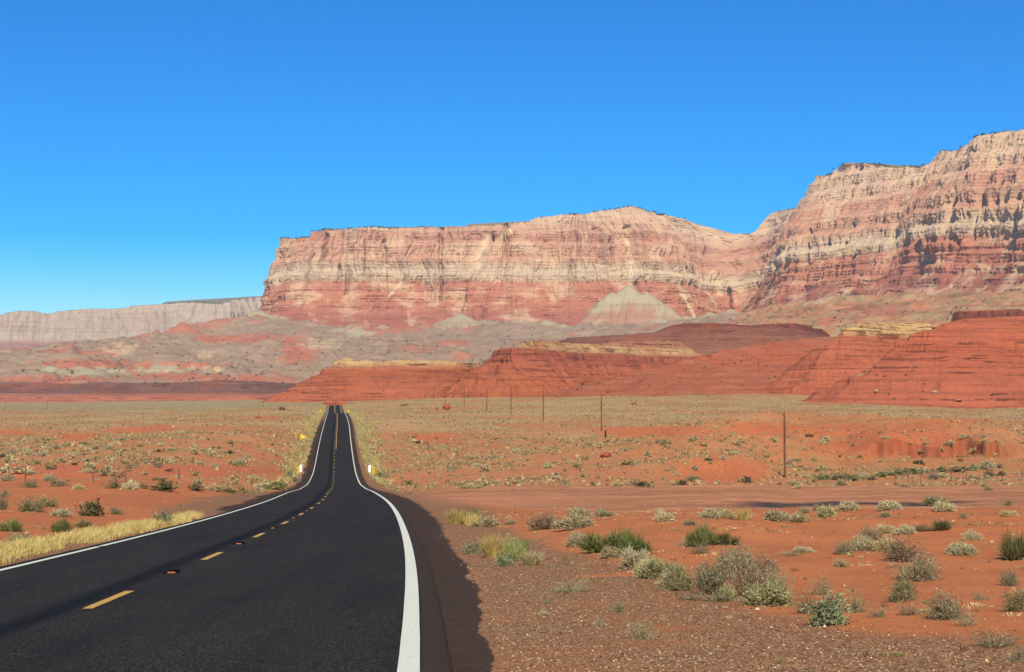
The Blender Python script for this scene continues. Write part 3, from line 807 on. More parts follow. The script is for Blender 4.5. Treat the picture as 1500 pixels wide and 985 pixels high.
cliff_o, CLG = mesa('sandstone_cliffs', CLIFF_PLAN, CLIFF_SKY, 40,
    [(40, -330), (100, -235), (190, -110), (240, -50), (290, 0), (335, 28), (373, 52), (430, 72), (500, 96), (545, 114), (600, 158), (700, 225)], M_CLIFF, ds=2.4, rows=250,
    disp=cliff_disp, strat=CL_STRAT, back=(8, 40, 160, 700), close=False, extra=cliff_extra, seed=5, skyj=1.0, nsm=61)
tag(cliff_o, 'long layered sandstone escarpment with red base and pale upper wall', 'cliffs', kind='structure')

# distant pale mesa on the left
M_FAR = rock_material('pale_sandstone', [(60, (.27, .13, .12)), (250, (.30, .13, .11)), (350, (.33, .15, .12)), (372, (.36, .21, .16)), (385, (.42, .34, .25)), (450, (.42, .33, .25)), (520, (.45, .35, .26)), (660, (.48, .40, .29))],
    60, 660, warp=14, streak=.35, streak_col=(.24, .18, .15), patch=(.46, .31, .23), patch_amt=.4, flat_col=(.12, .12, .07), fine=.5, hband=.5, hscale=.09, hcol=(.25, .16, .13), vscale=.022)
def far_disp(S, ST, Z, fr):
    up = sst(ST, 300, 390)
    return (90 * fbm(S / 900, .3, 3, 203) - 15 * ridged(S / 300, ST / 500, 3, 205) * up + 14 * fbm(S / 45, ST / 160, 3, 207)
            + stair(ST, 40, .8) * (1 - up) - 140 * (1 - up) * (.4 + .5 * ridged(S / 420, ST / 900, 2, 209)))
o, _ = mesa('distant_mesa', [(-700, 9000), (-300, 9300), (-100, 9600), (0, 9850), (150, 9950), (250, 9900), (330, 9950), (400, 10300), (520, 10900)],
    [(-700, 470), (-100, 463), (0, 461), (15, 457), (40, 455), (55, 457), (68, 460), (85, 455), (110, 454), (130, 452), (150, 453), (190, 452), (195, 449), (225, 447), (250, 446), (285, 444), (320, 446), (335, 440), (345, 438), (370, 436), (380, 434), (520, 430)],
    30, [(30, -520), (150, -300), (300, -70), (373, 0), (430, 25), (560, 60), (640, 110)], M_FAR, ds=6, rows=110, disp=far_disp, back=(20, 100, 600), close=False, seed=9, skyj=.8, nsm=41)
tag(o, 'distant hazy pale mesa wall far beyond the plain on the left', 'mesa', kind='structure')

# red mesas of the middle distance
def red_mat(name, stops, zlo, zhi, **kw):
    d = dict(ledge=.30, warp=1.2, streak=.35, streak_col=(.19, .052, .03), fine=5.0, hband=.6, hscale=.38, hcol=(.15, .045, .03), vscale=.16, flat_col=(.27, .19, .11))
    d.update(kw)
    return rock_material(name, stops, zlo, zhi, **d)
def red_disp(amp, sc, seed, *_):
    def f(S, Z, X, Y, fr):
        w = S + .35 * sc * pn(X / (sc * .9), Y / (sc * .9), seed + 2)
        k = 1 - .75 * fr
        return .6 * amp * (ridged(w / sc, Z / 200, 3, seed) - .3) * -k - 1.0 * amp * fbm(X / (sc * 1.3), Y / (sc * 1.3), 4, seed + 3) * (.4 + .6 * k) + .16 * amp * fbm(w / (sc * .22), Z / 60, 3, seed + 5) * -k + 1.1 * fbm(X / 7, Y / 7, 3, seed + 6) * (1 - fr * .3)
    return f
TAN, RED, RED2, DRK = (.50, .34, .15), (.38, .108, .042), (.34, .102, .044), (.20, .062, .04)
m_a = red_mat('red_mudstone_tan_cap', [(-10, RED), (12, (.43, .125, .06)), (25, RED2), (30, RED), (34, (.42, .19, .09)), (36, TAN), (60, (.47, .31, .155))], -10, 60)
o, _ = mesa_hf('red_hill', [(640, 2500), (500, 1950), (425, 1640), (395, 1520), (398, 1450), (450, 1420), (520, 1410), (590, 1400), (640, 1370), (700, 1340), (760, 1400), (800, 1600)],
    [(380, 560), (490, 526), (500, 524), (508, 523), (520, 527), (560, 530), (600, 526), (640, 527), (660, 529), (690, 526), (800, 524)], -6,
    [(-6, -18), (2, 0), (14, 24), (26, 44), (34, 56), (40, 66), (60, 90)], m_a, ds=1.2, rows=110, disp=red_disp(7, 55, 301, 40), terr=((6.5,.6),(2.1,.4)), cap=80, seed=31, skyj=.8)
tag(o, 'low red butte with a tan cap where the road meets the skyline', 'hill', kind='structure')
m_b = red_mat('red_mudstone_ledges', [(-10, RED2), (15, RED), (33, (.38, .11, .055)), (40, (.27, .075, .045)), (46, (.33, .10, .055)), (48, (.43, .25, .12)), (53, TAN), (58, (.36, .16, .085)), (75, (.36, .21, .12))], -10, 75, streak=.45)
o, _ = mesa_hf('red_mesa', [(760, 2300), (690, 1700), (640, 1440), (626, 1350), (650, 1290), (720, 1270), (790, 1280), (850, 1310), (905, 1380), (980, 1480), (1080, 1560), (1200, 1600)],
    [(600, 540), (672, 530), (684, 519), (692, 513), (700, 508), (720, 507), (757, 507), (768, 497), (776, 491), (830, 496), (870, 497), (905, 492), (960, 493), (1000, 497), (1060, 503), (1200, 500)], -6,
    [(-6, -18), (2, 0), (15, 22), (30, 46), (42, 60), (46, 62), (49, 80), (60, 95), (75, 120)], m_b, ds=1.2, rows=120, disp=red_disp(12, 50, 321, 50, 5, .8), terr=((7.5,.4),(2.3,.4)), cap=115, seed=33, skyj=1.0)
tag(o, 'red mesa with tan ledges and gullied slopes right of the road', 'mesa', kind='structure')
m_c = red_mat('dark_brown_rock', [(0, (.30, .10, .055)), (55, (.26, .11, .07)), (70, (.22, .10, .065)), (84, (.20, .085, .06)), (87, (.13, .045, .035)), (100, (.12, .042, .034)), (110, (.16, .055, .04))], 0, 110, flat_col=(.25, .12, .08))
o, _ = mesa_hf('dark_mesa', [(900, 2600), (800, 2150), (790, 1980), (850, 1880), (950, 1830), (1040, 1800), (1120, 1800), (1210, 1850), (1260, 2100), (1280, 2500)],
    [(780, 497), (830, 495), (905, 491), (960, 487), (972, 481), (985, 477), (1000, 474), (1040, 473), (1100, 477), (1120, 475), (1190, 473), (1300, 476)], 20,
    [(20, -60), (60, 0), (80, 35), (88, 44), (95, 47), (120, 60)], m_c, ds=1.6, rows=90, disp=red_disp(6, 60, 341, 90), terr=((6,.4),(2.2,.3)), cap=95, seed=35, skyj=.7)
tag(o, 'dark brown flat topped mesa behind the red ledges', 'mesa', kind='structure')
m_g = red_mat('red_clay_slope', [(-10, RED2), (20, (.37, .115, .06)), (40, (.42, .11, .052)), (55, (.44, .12, .058)), (70, (.36, .18, .10)), (90, (.33, .22, .125))], -10, 90, patch=(.36, .19, .105), patch_amt=.35, hband=.3)
o, _ = mesa_hf('clay_slope', [(900, 2000), (800, 1480), (776, 1330), (800, 1250), (870, 1220), (960, 1200), (1060, 1190), (1150, 1180), (1260, 1200), (1400, 1260), (1650, 1500), (1650, 2100)],
    [(780, 578), (803, 570), (860, 556), (914, 540), (951, 530), (1018, 520), (1085, 510), (1135, 500), (1185, 486), (1240, 477), (1350, 472)], -6,
    [(-6, -20), (6, 0), (20, 60), (40, 140), (60, 230), (90, 380)], m_g, ds=1.5, rows=110, disp=red_disp(9, 70, 361, 50, 6, .8), terr=((5,.4),(2.0,.3)), cap=360, seed=37, skyj=1.5, smooth=False)
tag(o, 'bare red clay slope with scattered pale scrub rising to the right', 'hill', kind='structure')
m_e = red_mat('red_mudstone_bench', [(-10, RED), (20, (.43, .125, .062)), (40, (.42, .12, .06)), (50, (.41, .13, .06)), (51.5, (.47, .29, .12)), (56, (.55, .38, .165)), (62, (.52, .35, .15)), (64, (.26, .10, .055)), (66.5, (.40, .23, .12)), (80, (.35, .2, .12))], -10, 80)
o, _ = mesa_hf('tan_capped_mesa', [(1330, 2100), (1200, 1560), (1125, 1320), (1105, 1220), (1140, 1155), (1240, 1130), (1330, 1140), (1420, 1180), (1550, 1230), (1750, 1300), (1800, 1700)],
    [(1130, 520), (1214, 508), (1235, 482), (1261, 473), (1300, 472), (1392, 474), (1520, 472)], -6,
    [(-6, -20), (4, 0), (20, 22), (40, 46), (50, 58), (58, 66), (61, 70), (64, 72), (80, 90)], m_e, ds=1.2, rows=120, disp=red_disp(6, 60, 381, 50, 6, .8), terr=((6,.65),(2.2,.4)), cap=105, seed=39, skyj=.8)
tag(o, 'red mesa with a bright tan cap in front of the escarpment on the right', 'mesa', kind='structure')
m_f = red_mat('smooth_red_mudstone', [(-12, (.34, .092, .05)), (2, (.40, .115, .06)), (20, (.385, .108, .055)), (34, (.385, .10, .05)), (38, (.43, .115, .055)), (48, (.40, .11, .055)), (60, (.36, .10, .055))], -12, 60, hband=.38, streak=.16)
o, _ = mesa_hf('red_hill', [(1400, 1900), (1290, 1400), (1190, 1130), (1128, 1030), (1120, 980), (1180, 945), (1260, 930), (1350, 920), (1450, 915), (1560, 920), (1750, 950), (2100, 1000), (2250, 1500)],
    [(1120, 590), (1220, 560), (1270, 545), (1300, 520), (1314, 502), (1335, 490), (1362, 480), (1392, 472), (1420, 466), (1500, 463), (1700, 460)], -12,
    [(-12, -30), (-4, 0), (2, 22), (10, 40), (24, 60), (34, 72), (38, 74), (46, 87), (52, 100), (60, 124)], m_f, ds=1.0, rows=150, disp=red_disp(6, 75, 401, 40, 5.5, .85), terr=((7.5,.65),(2.6,.4)), cap=150, seed=41, skyj=.6)
tag(o, 'large smooth red mudstone hill at the right edge with faint ledges', 'hill', kind='structure')
m_h = red_mat('dark_caprock', [(40, (.13, .042, .035)), (54, (.11, .036, .032)), (60, (.15, .05, .04)), (70, (.24, .10, .07))], 40, 70, streak=.6, streak_col=(.045, .018, .018), vscale=.3)
o, _ = mesa_hf('caprock_ledge', [(1440, 1450), (1405, 1250), (1396, 1150), (1402, 1128), (1440, 1120), (1500, 1118), (1580, 1122), (1750, 1140), (2000, 1190), (2100, 1500)],
    [(1390, 458), (1396, 456.5), (1420, 456), (1480, 453.5), (1496, 453), (1506, 458), (1750, 456)], 52, [(52, -3), (56, 0), (64, 3.5), (74, 8)], m_h,
    disp=lambda S, Z, X, Y, fr: 1.6 * fbm(S / 7, Z / 30, 3, 421) - .8 * ridged(S / 4.5, Z / 30, 2, 423), terr=((3.2,.4),), cap=14, seed=43, skyj=.6)
tag(o, 'dark broken caprock ledge crowning the big red hill', 'cliff', kind='structure')
m_d = red_mat('dark_ledge_over_red_bank', [(-12, (.36, .125, .08)), (6, (.40, .14, .085)), (11, (.36, .14, .09)), (13.5, (.16, .085, .075)), (22, (.13, .075, .07)), (30, (.15, .09, .08))], -12, 30, hband=.4, streak=.4, streak_col=(.2, .1, .08), flat_col=(.17, .1, .085))
o, _ = mesa_hf('dark_ledge', [(-500, 2050), (-250, 1960), (0, 1925), (90, 1935), (130, 1945), (200, 1920), (320, 1890), (400, 1910), (520, 2050), (700, 2500), (-700, 2600)],
    [(-500, 561), (0, 560.5), (70, 560), (85, 562.5), (120, 562), (150, 559.5), (200, 561), (250, 560.5), (300, 558.5), (320, 557), (370, 558.5), (410, 561), (520, 566)], -12,
    [(-12, -60), (-2, 0), (9, 16), (12, 30), (17, 52), (25, 60), (32, 70)], m_d, disp=red_disp(4, 60, 441), terr=((4,.3),), cap=115, seed=45, skyj=.7)
tag(o, 'long low dark ledge above a red bank across the plain on the left', 'ledge', kind='structure')

# ------------------------------------------------------------------ grey talus  and badland hills between the plain and the escarpment
BC = [ # pixel, distance
 (-150, 566, 2200), (100, 566, 2200), (300, 564, 2200), (450, 566, 2200), (600, 560, 2300), (-150, 548, 2700), (60, 546, 2700), (250, 544, 2700), (420, 542, 2700), (560, 540, 2800),
 (-100, 536, 3200), (0, 532, 3300), (120, 518, 3400), (250, 514, 3400), (380, 520, 3300), (480, 528, 3200), (600, 520, 3300), (720, 512, 3500), (860, 510, 3500),
 (-150, 545, 4300), (0, 534, 4300), (110, 512, 3900), (180, 506, 3900), (300, 499, 4000), (380, 496, 4100), (480, 498, 4100), (600, 496, 4200), (720, 490, 4300), (850, 488, 4300), (960, 488, 4300),
 (320, 480, 4600), (360, 466, 4750), (390, 468, 4780), (450, 482, 4750), (540, 490, 4700), (640, 484, 4720), (740, 480, 4700), (830, 482, 4700), (920, 484, 4650), (1000, 482, 4600),
 (1060, 474, 3300), (1080, 470, 3500), (1140, 462, 3500), (1200, 452, 3500), (1300, 442, 3400), (1400, 437, 3300), (1440, 436, 3250), (1500, 440, 3200), (1650, 440, 3100),
 (1200, 474, 2600), (1300, 462, 2500), (1420, 456, 2400), (1550, 455, 2400), (1100, 480, 2700), (1000, 500, 2700), (1300, 480, 2100), (1450, 468, 2100), (1650, 465, 2100),
 (1060, 470, 4300), (1150, 462, 4200), (1300, 450, 3900), (1500, 446, 3500)]
bp = np.array([at(*c) for c in BC] + [(-1500, 5200, -60), (-800, 5600, -80), (-2600, 4000, -40), (-1500, 7000, -90), (600, 5600, 160), (-300, 5600, 180), (2500, 4000, 120)], float)
B1, B2 = bp[:, 0] / 900, bp[:, 1] / 900
nb = len(bp); A2 = np.zeros((nb + 3, nb + 3))
A2[:nb, :nb] = tps((B1[:, None] - B1) ** 2 + (B2[:, None] - B2) ** 2) + np.eye(nb) * .01
A2[:nb, nb] = 1; A2[:nb, nb + 1] = B1; A2[:nb, nb + 2] = B2; A2[nb:, :nb] = A2[:nb, nb:].T
W2 = np.linalg.solve(A2, np.concatenate([bp[:, 2], [0, 0, 0]]))
bth = np.radians(np.concatenate([np.linspace(-26, -19, 60), np.linspace(-18.9, 18.9, 900), np.linspace(19, 26, 60)])); brr = np.geomspace(2050, 5600, 420)
BT, BR = np.meshgrid(bth, brr, indexing='ij')
BX, BY = BR * np.sin(BT), BR * np.cos(BT)
BZ = np.empty_like(BX)
for i in range(len(bth)):
    a, b = BX[i] / 900, BY[i] / 900
    BZ[i] = tps((a[:, None] - B1) ** 2 + (b[:, None] - B2) ** 2) @ W2[:nb] + W2[nb] + a * W2[nb + 1] + b * W2[nb + 2]
wx = BX + 60 * fbm(BX / 300, BY / 300, 2, 505); wy = BY + 60 * fbm(BX / 300, BY / 300, 2, 507)
BZ += 20 * (ridged(wx / 240, wy / 420, 4, 501) - .75) * sst(BY, 2150, 2700) + 5 * (ridged(wx / 90, wy / 130, 3, 504) - .7) + 3.5 * fbm(wx / 60, wy / 80, 4, 503)
CONES = [ # summit pixel, distance, slope, colour 0 grey 1 red 2 pale
 (268, 471, 4250, .62, 1), (378, 452, 4880, .52, 0), (415, 463, 4850, .55, 0), (515, 474, 4800, .55, 0), (674, 458, 4830, .50, 0), (640, 474, 4760, .5, 0), (730, 469, 4800, .55, 0), (757, 467, 4800, .55, 0), (800, 468, 4790, .55, 0), (825, 474, 4780, .55, 0),
 (878, 466, 4790, .6, 2), (450, 468, 4830, .5, 0), (560, 476, 4800, .42, 0), (602, 477, 4790, .45, 0), (705, 472, 4800, .45, 0), (772, 469, 4800, .45, 0), (850, 474, 4780, .42, 0), (965, 464, 4800, .45, 0), (1005, 462, 4850, .45, 0), (1040, 456, 4950, .5, 0), (490, 486, 4300, .35, 0), (600, 494, 4000, .33, 0), (420, 480, 4500, .4, 0),
 (921, 416, 4965, .84, 0), (897, 426, 4950, .84, 0), (948, 426, 4965, .9, 0), (1218, 431, 4420, .45, 3), (1070, 452, 5000, .5, 0), (130, 536, 2750, .45, 1), (75, 545, 2600, .4, 1), (255, 541, 2600, .4, 1), (430, 497, 4000, .5, 1), (330, 505, 3700, .4, 0)]
CTINT = np.zeros_like(BX); PALE = np.zeros_like(BX); GREYC = np.zeros_like(BX)
for k, (px, py, D, sl, kd) in enumerate(CONES):
    x, y, z = at(px, py, D)
    big = kd in (0, 2) and py < 430
    rr_ = np.hypot(BX - x, (BY - y) * (1.5 if big else 1.0)); an = np.arctan2(BY - y, BX - x)
    cz = z - sl * rr_ * (1 + .22 * pn(an * 3.0, k * 1.7, 511) + .12 * pn(an * 9, k * 2.3, 512))
    w = sst(cz - BZ, -6, 10)
    BZ = np.maximum(BZ, cz)
    if kd == 1: CTINT = np.maximum(CTINT, w)
    if big:
        cut = 1 - sst(cz - (z - 66) + 20 * fbm(BX / 45, BY / 45, 3, 515), -16, 14)
        CTINT = np.maximum(CTINT, w * cut * .4); GREYC = np.maximum(GREYC, w * (1 - cut))
    elif kd == 0: GREYC = np.maximum(GREYC, w * .8)
    if kd == 2: PALE = np.maximum(PALE, w * .6)
BZ = BZ * sst(BR, 2070, 2300) - 60 * (1 - sst(BR, 2070, 2300))
BPX, BPY = proj(BX, BY, BZ)
nz1 = fbm(BX / 220, BY / 320, 4, 521); nz2 = fbm(BX / 60, BY / 120, 3, 523)
redm = np.maximum(CTINT, sst(nz1 + .35 * nz2, .36, .70) * .7)
def bb(cx, cy, rx, ry, sd):
    n = 1.1 * fbm(BPX / 16, BPY / 6, 4, 540 + sd)
    return 1 - sst(((BPX - cx) / rx) ** 2 + ((BPY - cy) / ry) ** 2 + n, .4, 1.2)
for i, b in enumerate(((435, 515, 32, 22), (120, 533, 75, 7), (250, 537, 90, 7), (60, 557, 110, 7), (280, 553, 90, 6), (360, 556, 60, 6), (345, 496, 70, 6), (560, 478, 60, 14), (500, 470, 40, 8), (600, 474, 40, 8), (660, 503, 30, 4), (1250, 450, 35, 7), (1290, 457, 45, 8), (1215, 470, 30, 6), (540, 487, 20, 6))):
    redm = np.maximum(redm, bb(*b, i))
for i, b in enumerate(((175, 511, 26, 9), (313, 541, 16, 6), (300, 520, 12, 6), (470, 505, 30, 8), (1200, 441, 25, 6))):
    PALE = np.maximum(PALE, bb(*b, 30 + i))
GREEN = GREYC.copy()
for i, b in enumerate(((130, 544, 45, 6), (75, 542, 20, 5), (240, 541, 45, 5), (520, 486, 30, 8))):
    GREEN = np.maximum(GREEN, bb(*b, 50 + i))
SCRUB = sst(BPX, 1060, 1110) * (BY < 3650)
redm *= 1 - .6 * SCRUB * sst(nz2, -.3, .2)
bm = np.stack([np.clip(redm, 0, 1), np.clip(PALE, 0, 1), np.clip(GREEN, 0, 1), SCRUB], -1).reshape(-1, 4)
def mat_badland():
    t = NT('badland_clay'); p = t.pos(); _, r, pa, gn, sc = t.attr('tint')
    n1 = t.noise(p, .006, 5, .6); n2 = t.noise(p, .045, 6, .68)
    c = t.mix(t.step(n1, .3, .7), (.30, .21, .145), (.37, .235, .165))
    c = t.mix(t.step(n2, .42, .68, 0, .8), c, (.235, .195, .125))
    scr = t.mix(t.step(n2, .35, .65), (.40, .15, .075), (.34, .25, .13))
    c = t.mix(t.math('MULTIPLY', sc, .9), c, scr)
    c = t.mix(t.math('MULTIPLY', r, t.step(n2, .2, .6, .5, .95)), c, t.mix(n2, (.38, .115, .07), (.45, .165, .10)))
    c = t.mix(t.math('MULTIPLY', gn, t.step(n2, .2, .5, .6, 1)), c, (.38, .32, .205))
    c = t.mix(t.math('MULTIPLY', pa, t.step(n2, .3, .6, .15, .9)), c, (.50, .37, .22))
    zz = t.sep(p)[2]
    beds = t.noise(t.mapv(p, (.002, .002, .16)), 1.0, 4, .6)
    c = t.mix(t.step(beds, .5, .66, 0, .3), c, (.17, .085, .06))
    return t.diffuse(c, t.bump(n2, .8, 5.0), .95, .05)
o = link('badland_hills', mesh_np('badland_hills', np.stack([BX, BY, BZ], -1).reshape(-1, 3), quads=gridq(len(bth), len(brr)), cols={'tint': bm}, smooth=True), mat_badland())
tag(o, 'grey and red badland hills and talus cones below the escarpment', 'hills', kind='structure')

# ------------------------------------------------------------------ plants
def mat_foliage():
    t = NT('foliage'); col, *_ = t.attr('tone')
    oi = t.n('ShaderNodeObjectInfo')
    f = t.step(oi.outputs['Random'], 0, 1, .82, 1.18)
    nd = t.n('ShaderNodeVectorMath', operation='SCALE'); t.put(nd.inputs[0], col); t.put(nd.inputs['Scale'], f)
    d = t.n('ShaderNodeBsdfDiffuse'); t.put(d.inputs[0], nd.outputs[0])
    tr = t.n('ShaderNodeBsdfTranslucent'); t.put(tr.inputs[0], nd.outputs[0])
    mx = t.n('ShaderNodeMixShader'); mx.inputs[0].default_value = .25
    t.t.links.new(d.outputs[0], mx.inputs[1]); t.t.links.new(tr.outputs[0], mx.inputs[2]); t.t.links.new(mx.outputs[0], t.out.inputs[0])
    return t.m
M_FOL = mat_foliage()

def unit(v): return v / np.maximum(np.linalg.norm(v, axis=-1, keepdims=True), 1e-9)
def blades(base, mid, tip, w, rng):
    """tapered two-piece blades -> verts, tris"""
    n = len(base)
    d = unit(tip - base); side = unit(np.cross(d, rng.normal(size=(n, 3))))
    w = np.broadcast_to(np.asarray(w, float), (n,))[:, None]
    V = np.stack([base - side * w * .5, base + side * w * .5, mid - side * w * .42, mid + side * w * .42, tip], 1).reshape(-1, 3)
    i = np.arange(n)[:, None] * 5
    T = np.concatenate([i + [0, 1, 3], i + [0, 3, 2], i + [2, 3, 4]])
    return V, T
def leaves(c, L, W, rng, up=.3):
    n = len(c)
    a = unit(rng.normal(size=(n, 3)) + [0, 0, up]); b = unit(np.cross(a, rng.normal(size=(n, 3))))
    L = L * rng.uniform(.6, 1.3, (n, 1)); W = W * rng.uniform(.7, 1.2, (n, 1))
    V = np.stack([c - a * L * .5, c + b * W * .5, c + a * L * .5, c - b * W * .5], 1).reshape(-1, 3)
    i = np.arange(n)[:, None] * 4
    return V, np.concatenate([i + [0, 1, 2], i + [0, 2, 3]])
def tone(n, rep, pal, rng, jit=.18):
    pal = np.array(pal); c = pal[rng.integers(0, len(pal), n)] * rng.uniform(1 - jit, 1 + jit, (n, 1))
    return np.repeat(c, rep, 0)

PAL = {
 'straw': [(.56, .45, .23), (.48, .38, .19), (.64, .53, .30), (.40, .32, .16)],
 'pale':  [(.56, .47, .28), (.48, .40, .24), (.66, .57, .36), (.40, .34, .19), (.53, .48, .26)],
 'gold':  [(.62, .46, .15), (.70, .55, .21), (.54, .40, .13), (.46, .37, .14)],
 'green': [(.15, .18, .055), (.20, .23, .075), (.12, .14, .045), (.26, .26, .10)],
 'dark':  [(.15, .145, .055), (.19, .17, .07), (.11, .11, .042), (.25, .21, .095)],
 'olive': [(.24, .23, .09), (.30, .27, .12), (.18, .175, .07), (.37, .32, .16)],
 'grey':  [(.35, .28, .165), (.28, .23, .14), (.43, .355, .21), (.25, .22, .125)],
 'brown': [(.27, .16, .09), (.34, .21, .12), (.20, .12, .075), (.38, .27, .16)],
 'teal':  [(.23, .28, .14), (.18, .23, .11), (.29, .34, .17), (.34, .36, .19)],
 'lime':  [(.30, .31, .11), (.22, .25, .08), (.38, .37, .16)],
 'yellowgreen': [(.47, .43, .20), (.40, .37, .17), (.54, .50, .27), (.33, .30, .13)],
}
def dome_points(n, rng, lobes, flat=1.0, shell=.55):
    """points inside an uneven clump of lobes filling about a unit-wide, unit-high dome"""
    L = []
    for k in range(lobes):
        a, r = rng.uniform(0, 6.283), .30 * math.sqrt(rng.uniform(0, 1))
        L.append((r * math.cos(a), r * math.sin(a), rng.uniform(.20, .30), rng.uniform(.55, 1.0) * (1 - .6 * r)))
    L = np.array(L); i = rng.integers(0, lobes, n)
    d = unit(rng.normal(size=(n, 3))); d[:, 2] = np.abs(d[:, 2])
    rad = rng.uniform(shell, 1, n) ** .6
    rad *= 1 + .15 * rng.normal(size=n) * .6
    return np.stack([L[i, 0] + d[:, 0] * L[i, 2] * rad, L[i, 1] + d[:, 1] * L[i, 2] * rad, d[:, 2] * L[i, 3] * rad * flat], 1), L, i

def make_plant(kind, seed, q=1.0):
    """-> dict of part name -> mesh; unit plant about 1 wide and 1 high"""
    rng = np.random.default_rng(seed)
    kd, *pal = kind.split(':'); pal = PAL[pal[0]]
    parts = {}
    if kd == 'grass':
        n = int(520 * q)
        a, r = rng.uniform(0, 6.283, n),   .26 * np.sqrt(rng.uniform(0, 1, n))
        base = np.stack([r * np.cos(a), r * np.sin(a), 0 * a - .03], 1)
        L = rng.uniform(.45, 1.0, n) * (1 - .5 * r)
        lean = rng.normal(size=(n, 2)) * .16 + base[:, :2] * .9
        tip = base + np.stack([lean[:, 0], lean[:, 1], L], 1); mid = base + np.stack([lean[:, 0] * .3, lean[:, 1] * .3, L * .55], 1)
        V, T = blades(base, mid, tip, .016 / math.sqrt(q), rng)
        parts['blades'] = mesh_np('blades', V, tris=T, cols={'tone': tone(n, 5, pal, rng)})
        return parts
    if kd == 'dome':            # dense cushion of short twigs
        n = int(1500 * q)
        tip, L, i = dome_points(n, rng, 8, 1.0, .80)
        c = np.stack([L[i, 0] * .8, L[i, 1] * .8, 0 * tip[:, 0]], 1)
        base = c + (tip - c) * rng.uniform(.45, .75, (n, 1)); mid = (base + tip) / 2 + rng.normal(size=(n, 3)) * .012
        tip = tip + rng.normal(size=(n, 3)) * .03
        V, T = blades(base, mid, tip, .026 / math.sqrt(q), rng)
        V2, T2 = leaves(tip + rng.normal(size=(n, 3)) * .015, .05 / math.sqrt(q), .03 / math.sqrt(q), rng)
        V2[:, 2] = np.maximum(V2[:, 2], 0)
        parts['foliage'] = mesh_np('foliage', np.concatenate([V, V2]), tris=np.concatenate([T, T2 + len(V)]), cols={'tone': np.concatenate([tone(n, 5, pal, rng), tone(n, 4, pal, rng)])})
        m = int(160 * q) + 8
        tp = tip[rng.integers(0, n, m)] * .85; bs = rng.normal(size=(m, 3)) * [.06, .06, 0]
        V, T = blades(bs, (bs + tp) / 2 + rng.normal(size=(m, 3)) * .03, tp, .014, rng)
        parts['stems'] = mesh_np('stems', V, tris=T, cols={'tone': tone(m, 5, PAL['brown'], rng)})
        return parts
    if kd == 'broom':           # fine upright stems
        n = int(1300 * q)
        tip, L, i = dome_points(n, rng, 7, 1.0, .6)
        base = np.stack([L[i, 0] * .75 + rng.normal(size=n) * .04, L[i, 1] * .75 + rng.normal(size=n) * .04, 0 * tip[:, 0] - .02], 1)
        tip = tip + np.stack([rng.normal(size=n) * .04, rng.normal(size=n) * .04, rng.uniform(0, .12, n)], 1)
        base = base + (tip - base) * rng.uniform(0, .55, (n, 1))
        mid = base * .5 + tip * .5; mid[:, :2] -= (tip - base)[:, :2] * .08
        V, T = blades(base, mid, tip, .016 / math.sqrt(q), rng)
        parts['foliage'] = mesh_np('foliage', V, tris=T, cols={'tone': tone(n, 5, pal, rng)})
        m = int(90 * q) + 6
        tp = tip[rng.integers(0, n, m)] * .7; bs = np.stack([tp[:, 0] * .5, tp[:, 1] * .5, 0 * tp[:, 0]], 1)
        V, T = blades(bs, (bs + tp) / 2, tp, .016, rng)
        parts['stems'] = mesh_np('stems', V, tris=T, cols={'tone': tone(m, 5, PAL['brown'], rng)})
        return parts
    # twiggy / leafy / sparse shrubs
    nt, nl, ls, sh = {'twig': (520, 900, .035, .35), 'leafy': (240, 1500, .06, .5), 'sparse': (150, 230, .04, .3)}[kd]
    nt, nl = int(nt * q), int(nl * q)
    tip, L, i = dome_points(nt, rng, 7 if kd != 'sparse' else 9, 1.0, sh)
    tip = tip + rng.normal(size=(nt, 3)) * [.03, .03, .04]; tip[:, 2] = np.abs(tip[:, 2])
    bs = np.stack([L[i, 0] * .45 + rng.normal(size=nt) * .03, L[i, 1] * .45 + rng.normal(size=nt) * .03, 0 * tip[:, 0] - .02], 1)
    mid = bs * .45 + tip * .55 + rng.normal(size=(nt, 3)) * .035
    V, T = blades(bs, mid, tip, .013 / math.sqrt(q), rng)
    m = int(nt * 1.5); j = rng.integers(0, nt, m); f = rng.uniform(.45, .95, (m, 1))
    b2 = mid[j] * (1 - f) + tip[j] * f; t2 = b2 + rng.normal(size=(m, 3)) * [.075, .075, .06] + [0, 0, .03]; t2[:, 2] = np.maximum(t2[:, 2], .005)
    Vb, Tb = blades(b2, (b2 + t2) / 2 + rng.normal(size=(m, 3)) * .01, t2, .009 / math.sqrt(q), rng)
    twc = PAL['grey'] if kd != 'twig' else pal + PAL['grey']
    parts['stems'] = mesh_np('stems', np.concatenate([V, Vb]), tris=np.concatenate([T, Tb + len(V)]), cols={'tone': np.concatenate([tone(nt, 5, twc, rng), tone(m, 5, twc, rng)])})
    k = rng.integers(0, m, nl); c = t2[k] + rng.normal(size=(nl, 3)) * .022; c[:, 2] = np.maximum(c[:, 2], .01)
    V, T = leaves(c, ls * 1.25 / math.sqrt(q), ls * .6 / math.sqrt(q), rng)
    parts['foliage'] = mesh_np('foliage', V, tris=T, cols={'tone': tone(nl, 4, pal, rng)})
    return parts

